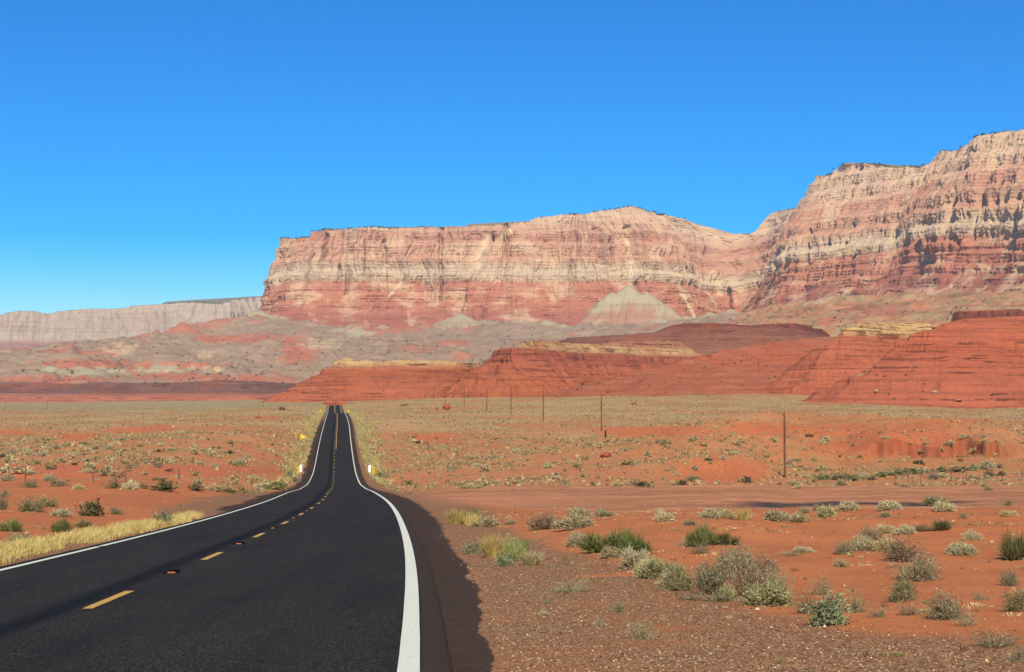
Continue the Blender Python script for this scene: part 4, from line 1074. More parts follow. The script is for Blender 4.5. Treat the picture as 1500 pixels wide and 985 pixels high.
PROTO = {}
def plant_mesh(kind, var, q):
    key = (kind, var, q)
    if key not in PROTO:
        PROTO[key] = make_plant(kind, abs(hash((kind.encode().hex().__len__(), var))) % 1000 + sum(map(ord, kind)) * 7 + var * 131, q)
        for me in PROTO[key].values(): me.materials.append(M_FOL)
    return PROTO[key]
NAMES = {'grass': ('grass_tuft', 'grass'), 'dome': ('cushion_shrub', 'shrub'), 'broom': ('broom_shrub', 'shrub'), 'twig': ('desert_shrub', 'shrub'), 'leafy': ('leafy_shrub', 'shrub'), 'sparse': ('weed', 'weed')}
PLACED = []
def plant(kind, px, py, wpx, hpx, label, group=None, q=1.0, var=None, yaw=None, pos=None, deep=.8):
    x, y, z, d = pos if pos else hit(px, py)
    w, h = wpx * d / FPX, hpx * d / FPX
    y += w * .3 * deep; z = float(gz(x, y))
    var = random.randrange(3) if var is None else var
    nm, cat = NAMES[kind.split(':')[0]]
    parts = plant_mesh(kind, var, q)
    yaw = random.uniform(0, 6.283) if yaw is None else yaw
    if len(parts) == 1:
        root = link(nm, list(parts.values())[0], None, None, (x, y, z))
    else:
        root = empty(nm, (x, y, z))
        for pn_, me in parts.items(): link(pn_, me, None, root)
    root.rotation_euler = (0, 0, yaw)
    big_ = (1.5 if kind.split(':')[0] in ('twig', 'leafy') else 1.34) if q >= .9 else 1.32
    root.scale = (w * 1.25, w * 1.0, h * 1.2) if len(parts) == 1 else (w * big_, w * 1.1, h * (big_ - .06))
    tag(root, label, cat, group)
    PLACED.append((x, y, max(w, .2)))
    return root

G_NEAR, G_BERM, G_LEFT, G_VERGE = 'shrubs on the near red sand', 'pale cushions along the berm crest', 'shrubs on the left red flat', 'plants among the golden roadside grass'
NEAR = [
 # right shoulder beside the pull-out mouth
 ('grass:gold', 664, 768, 34, 24, 'golden grass tuft nearest the road at the pull-out mouth', G_NEAR),
 ('twig:dark', 679, 767, 22, 22, 'small dark twiggy bush between two golden tufts at the pull-out mouth', G_NEAR),
 ('broom:green', 694, 766, 26, 24, 'dark green sprig standing behind golden grass at the pull-out mouth', G_NEAR),
 ('grass:gold', 689, 770, 24, 20, 'golden tuft right of the dark twiggy bush at the pull-out mouth', G_NEAR),
 ('dome:straw', 712, 772, 42, 15, 'low straw coloured cushion trailing right of the golden tufts', G_NEAR),
 ('dome:pale', 748, 769, 18, 8, 'tiny pale cushion between golden tufts and brown bush', G_NEAR),
 # weedy patch on the gravel
 ('leafy:teal', 693, 812, 28, 24, 'blue green leafy weed at the left end of the gravel patch', G_NEAR),
 ('grass:gold', 722, 818, 42, 36, 'tall golden tuft in the middle of the weedy gravel patch', G_NEAR),
 ('broom:lime', 750, 822, 40, 34, 'yellow green broom weed in the weedy gravel patch', G_NEAR),
 ('broom:olive', 762, 812, 30, 28, 'olive weed behind the yellow green broom weed', G_NEAR),
 ('grass:straw', 778, 829, 40, 22, 'leaning straw tuft at the right end of the weedy gravel patch', G_NEAR),
 ('leafy:teal', 738, 830, 34, 18, 'low blue green weed at the front of the weedy gravel patch', G_NEAR),
 ('sparse:teal', 803, 832, 14, 10, 'single small green sprig just right of the weedy patch', G_NEAR),
 ('sparse:green', 838, 869, 62, 27, 'spreading thin green weed alone on the gravel', G_NEAR),
 ('sparse:lime', 908, 898, 36, 26, 'upright pale green weed on the open gravel', G_NEAR),
 ('sparse:lime', 938, 938, 48, 38, 'thin yellow green weed nearest the camera on the gravel', G_NEAR),
 ('sparse:olive', 880, 920, 30, 22, 'faint olive sprig left of the nearest gravel weed', G_NEAR),
 ('dome:pale', 797, 902, 16, 7, 'tiny grey cushion alone on the shoulder gravel', G_NEAR),
 ('sparse:olive', 800, 885, 26, 16, 'sparse olive sprig above the tiny grey cushion', G_NEAR),
 # red sand behind the gravel
 ('twig:brown', 798, 776, 58, 28, 'round reddish brown twiggy bush at the left end of the red sand', G_NEAR),
 ('dome:pale', 843, 776, 52, 21, 'pale grey cushion leaning on the reddish brown bush', G_NEAR),
 ('dome:pale', 843, 802, 26, 23, 'grey white rounded cushion left of the long green bush', G_NEAR),
 ('broom:green', 893, 809, 82, 40, 'long bright green broom bush sprawling on the red sand', G_NEAR),
 ('broom:green', 932, 815, 64, 34, 'right tail of bright green broom running down the sand', G_NEAR),
 ('dome:pale', 874, 808, 30, 8, 'flat pale mat at the foot of the long green bush', G_NEAR),
 ('dome:straw', 902, 818, 38, 17, 'straw cushion in front of the long green bush', G_NEAR),
 ('dome:pale', 930, 834, 58, 30, 'big pale cushion below the right tail of green broom', G_NEAR),
 ('dome:yellowgreen', 968, 848, 66, 27, 'wide yellowish cushion joining the big shrub thicket', G_NEAR),
 ('broom:green', 1030, 801, 54, 34, 'dark green bush alone in the red hollow', G_NEAR),
 ('broom:dark', 1066, 799, 42, 22, 'darker low wing of bush beside the green bush in the hollow', G_NEAR),
 # thicket
 ('twig:olive', 1005, 866, 62, 42, 'olive brown bush at the left end of the big thicket', G_NEAR),
 ('twig:grey', 1052, 872, 72, 56, 'grey twiggy bush in the middle of the big thicket', G_NEAR),
 ('twig:grey', 1092, 850, 62, 50, 'tall straw grey bush at the back of the big thicket', G_NEAR),
 ('twig:brown', 1098, 880, 52, 56, 'dark bare twiggy bush in the heart of the thicket', G_NEAR),
 ('leafy:teal', 1104, 842, 24, 22, 'small blue green crown on top of the thicket', G_NEAR),
 ('twig:grey', 1132, 872, 52, 48, 'dull grey bush at the right end of the thicket', G_NEAR),
 ('dome:yellowgreen', 1124, 888, 72, 36, 'bright yellow green cushion at the front of the thicket', G_NEAR),
 ('dome:yellowgreen', 1066, 881, 26, 24, 'small yellow green clump at the thicket front', G_NEAR),
 ('twig:grey', 1075, 842, 56, 46, 'grey bush at the back left of the big thicket', G_NEAR),
 ('twig:olive', 1030, 862, 50, 40, 'olive bush between the left bush and the grey middle of the thicket', G_NEAR),
 ('sparse:grey', 1050, 882, 70, 24, 'flat dead twigs along the front of the thicket', G_NEAR),
 ('sparse:brown', 1015, 880, 50, 20, 'fallen dry stems at the front left of the thicket', G_NEAR),
 ('twig:brown', 1120, 852, 48, 44, 'reddish grey bush at the back right of the thicket', G_NEAR),
 ('sparse:olive', 1150, 880, 46, 44, 'see-through olive weed at the right end of the thicket', G_NEAR),
 ('dome:pale', 952, 842, 44, 22, 'pale cushion between the big pale one and the yellowish one', G_NEAR),
 ('dome:straw', 985, 858, 40, 18, 'straw cushion tucked against the left end of the thicket', G_NEAR),
 ('sparse:grey', 1205, 872, 34, 40, 'tall dry stalk weed between thicket and open sand', G_NEAR),
 ('sparse:brown', 1290, 905, 40, 24, 'brown seedling clump right of the leafy blue green bush', G_NEAR),
 ('dome:straw', 1180, 752, 18, 8, 'tiny straw mat between berm cushions and grey scrub', G_NEAR),
 ('sparse:grey', 1160, 815, 40, 10, 'faint dry mat on open sand above the thicket', G_NEAR),
 ('sparse:straw', 1000, 800, 26, 14, 'pale dead weed left of the green bush in the hollow', G_NEAR),
 ('sparse:brown', 1025, 812, 40, 26, 'thin dead weed behind the olive brown bush', G_NEAR),
 ('leafy:teal', 1225, 917, 74, 46, 'leafy blue green bush on its own right of the thicket', G_NEAR),
 ('sparse:olive', 1188, 900, 52, 42, 'thin olive weed between thicket and leafy blue green bush', G_NEAR),
 ('sparse:olive', 1258, 898, 40, 40, 'wispy olive weed behind the leafy blue green bush', G_NEAR),
 # right-hand sand
 ('dome:pale', 1178, 810, 32, 9, 'low pale mat above the thicket on open sand', G_NEAR),
 ('dome:straw', 1233, 831, 26, 11, 'small straw cushion alone on the open red sand', G_NEAR),
 ('twig:grey', 1239, 813, 34, 22, 'small grey bush at the left end of the cushion row', G_NEAR),
 ('dome:pale', 1266, 808, 42, 22, 'round pale cushion in the row below the grey bush', G_NEAR),
 ('twig:grey', 1275, 795, 46, 28, 'purplish grey bush behind the cushion row', G_NEAR),
 ('dome:straw', 1298, 783, 30, 14, 'straw mat right of the purplish grey bush', G_NEAR),
 ('dome:straw', 1302, 808, 44, 20, 'straw cushion at the right end of the cushion row', G_NEAR),
 ('twig:brown', 1325, 824, 56, 38, 'brown see-through bush right of the cushion row', G_NEAR),
 ('dome:pale', 1327, 784, 32, 14, 'pale cushion beside a low dark mat', G_NEAR),
 ('twig:brown', 1350, 779, 34, 11, 'low dark purple mat left of the dark green bush', G_NEAR),
 ('broom:dark', 1383, 777, 36, 18, 'compact dark green bush on the upper sand', G_NEAR),
 ('dome:pale', 1427, 792, 24, 14, 'small round pale cushion right of the dark green bush', G_NEAR),
 ('dome:pale', 1412, 814, 44, 18, 'lone pale cushion on the right sand', G_NEAR),
 ('broom:dark', 1492, 821, 52, 46, 'large dark green bush cut by the right edge', G_NEAR),
 ('twig:grey', 1346, 852, 62, 38, 'round grey bush alone in the middle right sand', G_NEAR),
 ('twig:olive', 1318, 882, 58, 44, 'olive see-through bush below the round grey bush', G_NEAR),
 ('sparse:brown', 1334, 902, 44, 32, 'thin brown weed below the olive see-through bush', G_NEAR),
 ('twig:grey', 1387, 909, 62, 46, 'straw grey bush leaning right near the gravel edge', G_NEAR),
 ('dome:yellowgreen', 1356, 899, 22, 7, 'tiny yellowish mat left of the leaning straw grey bush', G_NEAR),
 ('sparse:grey', 1417, 918, 42, 24, 'thin grey weed right of the leaning straw grey bush', G_NEAR),
 ('twig:grey', 1481, 859, 32, 24, 'small grey bush near the right edge above the brown weed', G_NEAR),
 ('twig:olive', 1492, 896, 46, 42, 'tangled olive grey bush cut by the right edge', G_NEAR),
 ('sparse:grey', 1440, 880, 30, 16, 'faint thin weed between two grey bushes at right', G_NEAR),
 ('sparse:grey', 1465, 950, 80, 32, 'wispy grey weed nearest the camera at the right edge', G_NEAR),
 ('sparse:brown', 1493, 970, 30, 40, 'dead stalks in the bottom right corner', G_NEAR),
 # berm crest
 ('dome:pale', 848, 757, 36, 13, 'pale cushion first from the road along the berm crest', G_BERM),
 ('dome:pale', 887, 757, 36, 11, 'pale cushion second from the road along the berm crest', G_BERM),
 ('dome:pale', 975, 764, 34, 17, 'pale cushion left of the grey one on the berm crest', G_BERM),
 ('twig:grey', 1010, 770, 30, 11, 'small grey scrub just above the green bush in the hollow', G_BERM),
 ('dome:pale', 1040, 760, 34, 16, 'green tinged pale cushion left of the orange tuft on the berm', G_BERM),
 ('dome:straw', 1063, 760, 32, 14, 'straw cushion touching the orange tuft on the berm', G_BERM),
 ('grass:gold', 1090, 763, 24, 19, 'orange dry grass tuft on the berm crest', G_BERM),
 ('dome:pale', 1140, 764, 42, 18, 'pale cushion in front of the dark asphalt strip, left one', G_BERM),
 ('dome:straw', 1170, 765, 38, 14, 'low straw cushion right of the pale one on the berm', G_BERM),
 ('twig:grey', 1196, 749, 14, 15, 'small upright grey scrub against the dark asphalt strip', G_BERM),
 ('dome:yellowgreen', 1210, 758, 32, 18, 'round yellowish cushion against the dark asphalt strip', G_BERM),
 ('dome:pale', 1243, 749, 38, 14, 'pale cushion overlapping the dark asphalt strip', G_BERM),
 ('dome:pale', 1306, 748, 40, 15, 'pale cushion near the right end of the dark asphalt strip', G_BERM),
 ('dome:straw', 1299, 758, 22, 9, 'small straw mat just below the berm crest', G_BERM),
 ('dome:yellowgreen', 1372, 741, 38, 14, 'yellowish cushion at the right end of the berm crest', G_BERM),
 ('dome:pale', 1386, 750, 30, 17, 'round pale cushion in front of the yellowish one on the berm', G_BERM),
 ('twig:grey', 1412, 760, 16, 12, 'small grey scrub right of the berm cushions', G_BERM),
 ('dome:straw', 1480, 757, 22, 9, 'small straw mat near the right edge below the berm', G_BERM),
 ('twig:grey', 1477, 741, 16, 10, 'grey scrub on the berm near the right edge', G_BERM),
 # left flat
 ('twig:olive', 40, 750, 48, 28, 'wide grey green bush on the left red flat', G_LEFT),
 ('twig:olive', 70, 743, 36, 22, 'grey green bush joined to the right of the wide one', G_LEFT),
 ('leafy:dark', 124, 756, 46, 29, 'dense rounded dark olive bush on the left red flat', G_LEFT),
 ('twig:olive', 168, 754, 26, 15, 'small olive bush right of the dense rounded one', G_LEFT),
 ('broom:green', 14, 779, 38, 20, 'bright green bush at the left edge behind the grass', G_LEFT),
 ('dome:pale', 86, 757, 30, 12, 'low tan mat left of the dense rounded bush', G_LEFT),
 ('twig:grey', 7, 728, 20, 13, 'small grey bush at the left edge', G_LEFT),
 ('twig:grey', 3, 747, 18, 26, 'tall grey bush cut by the left edge', G_LEFT),
 ('twig:olive', 48, 715, 34, 13, 'low olive bush on the far side of the left flat', G_LEFT),
 ('twig:grey', 80, 713, 38, 19, 'grey bush with a pale top right of the low olive bush', G_LEFT),
 ('dome:pale', 71, 705, 18, 12, 'pale cushion behind the grey bush with a pale top', G_LEFT),
 ('dome:straw', 114, 718, 18, 8, 'small straw cushion alone on the left flat', G_LEFT),
 ('twig:grey', 162, 716, 30, 17, 'grey bush left of the fence brace', G_LEFT),
 ('dome:pale', 188, 718, 26, 14, 'pale bush in front of the fence brace', G_LEFT),
 ('twig:grey', 208, 716, 20, 12, 'small grey bush right of the fence brace', G_LEFT),
 ('leafy:dark', 242, 720, 54, 21, 'broad dark bush, largest in the far row left of the road', G_LEFT),
 ('leafy:dark', 283, 719, 30, 13, 'dark bush at the right end of the broad dark bush', G_LEFT),
 ('dome:straw', 313, 720, 30, 10, 'straw scrub between the dark bushes and the road', G_LEFT),
 ('leafy:green', 335, 722, 20, 9, 'small green bush, left of two before the road bend', G_LEFT),
 ('leafy:green', 356, 722, 16, 10, 'small green bush, right of two before the road bend', G_LEFT),
 ('dome:pale', 385, 716, 30, 9, 'pale scrub by the left road edge before the signs', G_LEFT),
 ('leafy:green', 407, 718, 34, 14, 'green bush by the left road edge before the signs', G_LEFT),
 ('broom:green', 25, 691, 20, 9, 'round green bush on top of the left red bank', G_LEFT),
 ('dome:pale', 9, 705, 20, 11, 'pale cushion below the left red bank near the edge', G_LEFT),
 ('broom:olive', 148, 694, 16, 7, 'small olive bush on top of the left red bank', G_LEFT),
 ('dome:pale', 128, 693, 16, 7, 'pale cushion left of the small olive bush on the bank', G_LEFT),
 ('dome:pale', 45, 696, 18, 6, 'low pale mat on the left red bank', G_LEFT),
 # in the verge grass on the left
 ('leafy:teal', 236, 772, 30, 26, 'blue green bush in the golden verge grass', G_VERGE),
 ('broom:green', 88, 780, 34, 22, 'bright green broom in the golden verge grass', G_VERGE),
 ('broom:olive', 120, 773, 28, 14, 'olive broom right of the bright green one in the verge', G_VERGE),
 ('leafy:teal', 28, 800, 34, 20, 'pale blue green bush behind the near verge grass', G_VERGE),
 ('twig:grey', 4, 810, 18, 20, 'grey twiggy bush at the left edge of the verge', G_VERGE),
 # by the sign posts
 ('leafy:teal', 425, 700, 16, 14, 'rounded blue green bush left of the left striped marker', 'shrubs beside the striped markers'),
 ('leafy:green', 431, 706, 12, 9, 'green bush at the foot of the left striped marker', 'shrubs beside the striped markers'),
 ('leafy:teal', 557, 701, 24, 11, 'spreading blue green bush right of the right striped marker', 'shrubs beside the striped markers'),
 ('leafy:dark', 595, 711, 18, 8, 'low dark bush where the verge meets the pull-out', 'shrubs beside the striped markers'),
 ('dome:straw', 685, 716, 46, 6, 'long straw mat along the far edge of the pull-out', 'scrub along the far edge of the pull-out'),
 ('twig:olive', 826, 711, 18, 9, 'olive bush left of the dark pair beyond the pull-out', 'scrub along the far edge of the pull-out'),
 ('dome:straw', 905, 713, 20, 7, 'straw cushion beyond the pull-out', 'scrub along the far edge of the pull-out'),
 ('leafy:dark', 946, 714, 26, 11, 'dark low bush beyond the pull-out', 'scrub along the far edge of the pull-out'),
 ('leafy:dark', 996, 711, 20, 10, 'dark green bush below the red mound', 'scrub along the far edge of the pull-out'),
 ('dome:yellowgreen', 1016, 705, 18, 10, 'yellowish bush at the foot of the red mound', 'scrub along the far edge of the pull-out'),
 ('leafy:dark', 1091, 708, 20, 13, 'dark green bush left of the nearest pole', 'scrub along the far edge of the pull-out'),
 ('twig:grey', 1157, 684, 16, 16, 'dark grey bush just behind the nearest pole', 'scrub along the far edge of the pull-out'),
 ('dome:straw', 1163, 712, 22, 8, 'straw cushion at the foot of the nearest pole', 'scrub along the far edge of the pull-out'),
 ('dome:straw', 1168, 716, 12, 5, 'tiny straw cushion right of the nearest pole', 'scrub along the far edge of the pull-out'),
 ('dome:straw', 1232, 712, 24, 9, 'straw cushion below the green wash', 'scrub along the far edge of the pull-out'),
 ('dome:straw', 1326, 714, 20, 6, 'straw cushion among the fence posts', 'scrub along the far edge of the pull-out'),
 ('twig:grey', 1368, 703, 28, 12, 'grey bush between fence posts', 'scrub along the far edge of the pull-out'),
 ('leafy:dark', 1452, 699, 18, 10, 'dark bush by the fence, left of a pair', 'scrub along the far edge of the pull-out'),
 ('leafy:dark', 1469, 698, 18, 9, 'dark bush by the fence, right of a pair', 'scrub along the far edge of the pull-out'),
 ('dome:straw', 1449, 719, 14, 7, 'straw cushion in front of the fence', 'scrub along the far edge of the pull-out'),
 ('twig:grey', 1443, 714, 14, 9, 'grey scrub by a fence post', 'scrub along the far edge of the pull-out'),
]
for r in NEAR:
    kind, px, py, w, h, lab, grp = r
    q = 1.0 if py > 775 and w > 28 else (.6 if py > 735 else .35)
    plant(kind, px, py, w, h, lab, grp, q)

# greenery along the wash under the cut bank
WASH = [(1205, 704), (1222, 703), (1240, 702), (1252, 705), (1268, 701), (1280, 704), (1292, 699), (1305, 697), (1320, 697), (1338, 695), (1352, 694), (1366, 693), (1382, 692), (1396, 692), (1412, 691), (1428, 690), (1446, 689), (1465, 687)]
wk = ['leafy:teal', 'twig:olive', 'leafy:olive', 'leafy:teal', 'dome:pale', 'twig:grey']
wl = ['left end of the wash', 'second from the left end of the wash', 'third along the wash', 'fourth along the wash', 'fifth along the wash', 'sixth along the wash', 'below the left part of the cut bank', 'below the dark undercut', 'under the middle of the cut bank',
      'right of the undercut middle', 'tallest of the wash, below the bank', 'behind the fence posts', 'behind the second fence post', 'below the right part of the bank', 'where the wash bends right', 'near the right end of the wash', 'second last along the wash', 'last along the wash']
for i, (px, py) in enumerate(WASH):
    plant(wk[i % 6], px, py, random.uniform(18, 30), random.uniform(8, 14), ('blue green' if i % 6 in (0, 3) else 'olive' if i % 6 in (1, 2) else 'pale' if i % 6 == 4 else 'grey') + ' bush ' + wl[i], 'bushes along the wash', .3)

# scrub on the middle ground, each its own object
SCRUB_LAB = {'dome:pale': 'small pale cushion scrub', 'dome:straw': 'small straw coloured scrub', 'twig:olive': 'small olive scrub', 'leafy:dark': 'small dark scrub', 'dome:yellowgreen': 'small yellowish scrub', 'twig:grey': 'small grey scrub'}
ks = list(SCRUB_LAB); cnt = 0
def region(px, py):
    if px < 130: return 'on the plain at the far left'
    if px < 300: return 'on the left plain behind the dark bushes'
    if px < 470: return 'on the left plain close to the road'
    if px < 640: return 'on the slope just right of the road'
    if px < 760: return 'on the red slope behind the pull-out'
    if px < 880: return 'on the slope below the second pole'
    if px < 1010: return 'on the slope left of the red mound'
    if px < 1150: return 'on the red mound left of the nearest pole'
    if px < 1290: return 'on the slope right of the nearest pole'
    return 'on the slope around the cut bank'
tries = 0
while cnt < 150 and tries < 4000:
    tries += 1
    left = random.random() < .33
    px = random.uniform(2, 420) if left else random.uniform(575, 1498)
    py = random.uniform(650, 700) if left else random.uniform(640, 706)
    x, y, z, d = hit(px, py)
    if d < 120 or d > 420 or abs(float(lateral(np.array(x), np.array(y)))) < 9: continue
    if any((x - a) ** 2 + (y - b) ** 2 < (w * .5 + .6) ** 2 for a, b, w in PLACED): continue
    if py > 655 and fbm(np.array(x / 25), np.array(y / 40), 2, 88) < -.25: continue
    k = ks[random.choices(range(6), (5, 4, 3, 2, 2, 2))[0]]
    wm = random.uniform(.8, 1.9); wpx = wm * FPX / d
    plant(k, px, py, wpx, wpx * random.uniform(.38, .6), SCRUB_LAB[k] + ' ' + region(px, py), 'scrub on the middle slopes', .1, pos=(x, y, z, d))
    cnt += 1

# ground cover nobody could count: dry grass clumps out to the foot of the hills
def clumps(name, xs, ys, wid, hgt, pal, nb, label, cat, rng, lean=.35, blade=.28):
    n = len(xs); zs = gz(xs, ys)
    c = np.stack([xs, ys, zs], 1)
    N = n * nb
    a = rng.uniform(0, 6.283, N); rr_ = np.sqrt(rng.uniform(0, 1, N))
    W = np.repeat(wid, nb); H = np.repeat(hgt, nb); C = np.repeat(c, nb, 0)
    base = C + np.stack([np.cos(a) * rr_ * W * .22, np.sin(a) * rr_ * W * .22, -.02 + 0 * a], 1)
    tip = C + np.stack([np.cos(a) * W * (.5 * rr_ + .05 * rng.normal(size=N)) , np.sin(a) * W * .5 * rr_, H * (1.05 - .6 * rr_ ** 2) * rng.uniform(.7, 1.1, N)], 1)
    side = unit(np.stack([-np.sin(a) + rng.normal(size=N) * .6, np.cos(a) + rng.normal(size=N) * .6, 0 * a], 1)) * (W * blade * .5)[:, None]
    midp = (base + tip) / 2 + np.stack([0 * a, 0 * a, .12 * H], 1)
    V = np.stack([base - side * .5, base + side * .5, midp + side, tip, midp - side], 1).reshape(-1, 3)
    i = np.arange(N)[:, None] * 5
    T = np.concatenate([i + [0, 1, 2], i + [0, 2, 4], i + [4, 2, 3]])
    pal = np.array(pal); cl = pal[rng.integers(0, len(pal), n)] * rng.uniform(.8, 1.2, (n, 1))
    cl = np.repeat(cl, nb, 0) * rng.uniform(.85, 1.15, (N, 1))
    o = link(name, mesh_np(name, V, tris=T, cols={'tone': np.repeat(cl, 5, 0)}), M_FOL)
    return tag(o, label, cat, kind='stuff')
def mask_at(A_, x, y):
    t = np.arctan2(x, y - GC); r = np.log(np.hypot(x, y - GC))
    i = np.clip(np.rint(np.interp(t, LTH, np.arange(len(LTH)))).astype(int), 0, len(LTH) - 1); j = np.clip(np.rint(np.interp(r, LR, np.arange(len(LR)))).astype(int), 0, len(LR) - 1)
    return A_[i, j]
rng = np.random.default_rng(77)
n = 360000
yy = np.concatenate([np.sqrt(rng.uniform(380 ** 2, 1350 ** 2, n)), np.sqrt(rng.uniform(130 ** 2, 380 ** 2, 130000))]); n = len(yy)
xx = yy * np.tan(np.radians(rng.uniform(-20.5, 20.5, n)))
bare = mask_at(BARE, xx, yy); la = np.abs(lateral(xx, yy))
dens = np.interp(yy, [130, 200, 300, 500, 800, 1350], [.04, .20, .38, .72, .7, .5]) * (1 - .80 * bare) * sst(la, 5.5, 7)
pt = fbm(xx / 22, yy / 45, 3, 91); dens *= .30 + 1.3 * sst(pt, -.35, .45)
dens *= 1 - .95 * mask_at(TRACK, xx, yy)
ok = rng.uniform(0, 1, n) < dens
xx, yy = xx[ok], yy[ok]
tall = rng.uniform(0, 1, len(xx)); ww = np.interp(tall, [0, .6, .9, 1], [.16, .34, .58, 1.05]); hh = ww * rng.uniform(.4, .65, len(xx))
dark = rng.uniform(0, 1, len(xx)) > .96
dry = [(.54, .42, .21), (.46, .36, .19), (.60, .49, .26), (.40, .32, .17), (.34, .29, .15), (.50, .43, .22)]
clumps('dry_grass', xx[~dark], yy[~dark], ww[~dark], hh[~dark], dry, 7, 'pale dry grass clumps covering the desert plain', 'grass', rng, blade=.38)
clumps('desert_scrub', xx[dark], yy[dark], ww[dark], hh[dark], PAL['olive'] + PAL['dark'] + PAL['grey'], 12, 'dark and olive scrub dotted over the desert plain', 'scrub', rng, blade=.26)
# golden verges both sides of the road
n = 34000
dd = rng.uniform(150, 1050, n); sd = np.where(rng.uniform(0, 1, n) < .5, -1, 1)
inner = np.interp(dd, [150, 250, 330, 1050], [8.0, 6.0, 5.4, 5.0]); outer = np.interp(dd, [150, 230, 330, 450, 1050], [8.3, 8.3, 9.8, 10.6, 9]) + 2.4 * fbm(dd / 18, sd * 3.3, 3, 94)
la = inner + (outer - inner) * rng.uniform(0, 1, n) ** 1.3
keep = dd > np.where(sd < 0, 205, 225)
keep &= rng.uniform(0, 1, n) < (.12 + .88 * sst(fbm(dd / 14, sd * la / 3, 3, 93), -.35, .35)) * (1 - .7 * (la - inner) / np.maximum(outer - inner, 1))
dd, la, sd = dd[keep], la[keep], sd[keep]
nx, ny, _ = road_n(dd); xx = road_x(dd) + sd * la * nx; yy = dd + sd * la * ny
clumps('verge_grass', xx, yy, rng.uniform(.4, 1.0, len(xx)), rng.uniform(.3, .7, len(xx)), [(.50, .40, .17), (.43, .35, .15), (.56, .46, .21), (.38, .33, .15), (.28, .27, .12), (.40, .25, .12)], 12, 'yellow grass verges along both sides of the distant road', 'grass', rng, blade=.16)
# tall golden grass strip on the near left verge
n = 900
t_ = rng.uniform(0, 1, n)
gx, gy, gh = [], [], []
EDGE = [(-60, 842, 824), (0, 822, 808), (60, 807, 796), (130, 795, 783), (200, 781, 771), (250, 770, 763), (285, 760, 755)]
ex = np.array(EDGE, float)
for k in range(n):
    px = -60 + 345 * t_[k]; lo, hi = np.interp(px, ex[:, 0], ex[:, 1]), np.interp(px, ex[:, 0], ex[:, 2])
    x, y, z, d = hit(px, lo - (lo - hi) * rng.uniform(0, 1) ** 1.2 * .8)
    gx.append(x); gy.append(y); gh.append(d)
gx, gy, gh = np.array(gx), np.array(gy), np.array(gh)
pch = fbm(gx / 1.5, gy / 2.2, 2, 95)
kp = pch > -.15
gx, gy, pch = gx[kp], gy[kp], pch[kp]
nb = 46; N = len(gx) * nb
bx = np.repeat(gx, nb) + rng.normal(size=N) * .16; by = np.repeat(gy, nb) + rng.normal(size=N) * .18
H = np.repeat(rng.uniform(.11, .31, len(gx)) * (1 + .35 * pch), nb) * rng.uniform(.6, 1.2, N)
B = np.stack([bx, by, gz(bx, by) - .02], 1)
ln = rng.normal(size=(N, 2)) * .09 + [.03, 0]
TIP = B + np.stack([ln[:, 0], ln[:, 1], H], 1); MID = B + np.stack([ln[:, 0] * .3, ln[:, 1] * .3, H * .6], 1)
V, T = blades(B, MID, TIP, .013, rng)
tag(link('verge_grass', mesh_np('verge_grass', V, tris=T, cols={'tone': tone(N, 5, PAL['gold'] + [(.50, .41, .17), (.56, .45, .2)], rng)}), M_FOL), 'tall golden grass strip along the near left road edge', 'grass', kind='stuff')
# straw stubble and seedlings on the near sand
n = 9000
yy = np.sqrt(rng.uniform(14 ** 2, 80 ** 2, n)); xx = yy * np.tan(np.radians(rng.uniform(-19, 19, n)))
la = lateral(xx, yy); k = ((la > 6.5) | (la < -7.5)) & (rng.uniform(0, 1, n) < sst(fbm(xx / 4, yy / 4, 2, 97), -.2, .5))
clumps('ground_litter', xx[k], yy[k], rng.uniform(.06, .30, k.sum()), rng.uniform(.02, .09, k.sum()), PAL['brown'] + PAL['straw'] + PAL['olive'], 16, 'dry litter and tiny seedlings scattered on the near sand', 'litter', rng, blade=.055)

# gravel: loose stones on the shoulders and the sand
def stones(n, r_lo, r_hi, x, y, pal, name, label):
    rng = np.random.default_rng(19)
    o6 = np.array([(1, 0, 0), (0, 1, 0), (-1, 0, 0), (0, -1, 0), (0, 0, .8), (0, 0, -.6)], float)
    f8 = np.array([(0, 1, 4), (1, 2, 4), (2, 3, 4), (3, 0, 4), (1, 0, 5), (2, 1, 5), (3, 2, 5), (0, 3, 5)])
    r = r_lo * (r_hi / r_lo) ** (rng.uniform(0, 1, n) ** 2.6)
    a = rng.uniform(0, 6.283, n); sh = rng.uniform(.6, 1.3, (n, 6, 3))
    v = o6[None] * sh; ca, sa = np.cos(a)[:, None], np.sin(a)[:, None]
    v = np.stack([v[..., 0] * ca - v[..., 1] * sa, v[..., 0] * sa + v[..., 1] * ca, v[..., 2]], -1) * r[:, None, None]
    v += np.stack([x, y, gz(x, y) + r * .25], -1)[:, None, :]
    T = (np.arange(n)[:, None, None] * 6 + f8[None]).reshape(-1, 3)
    pal = np.array(pal); c = pal[rng.integers(0, len(pal), n)] * rng.uniform(.7, 1.3, (n, 1))
    t = NT('stone_' + name); col, *_ = t.attr('tone')
    o = link(name, mesh_np(name, v.reshape(-1, 3), tris=T, cols={'tone': np.repeat(c, 6, 0)}), t.diffuse(col, None, .9, .1))
    return tag(o, label, 'gravel', kind='stuff')
n = 210000
yy = 9 + 50 * rng.uniform(0, 1, n) ** 1.35; xx = yy * np.tan(np.radians(rng.uniform(-20, 20.5, n)))
la = lateral(xx, yy); al = np.abs(la)
g = mask_at(GRAV, xx, yy)
k = (al > 4.5) & (rng.uniform(0, 1, n) < np.clip(g * 1.0 + .035, 0, 1)) & ((mask_at(EDGE_DARK, xx, yy) < .5) | (rng.uniform(0, 1, n) < .16))
xx, yy = xx[k], yy[k]
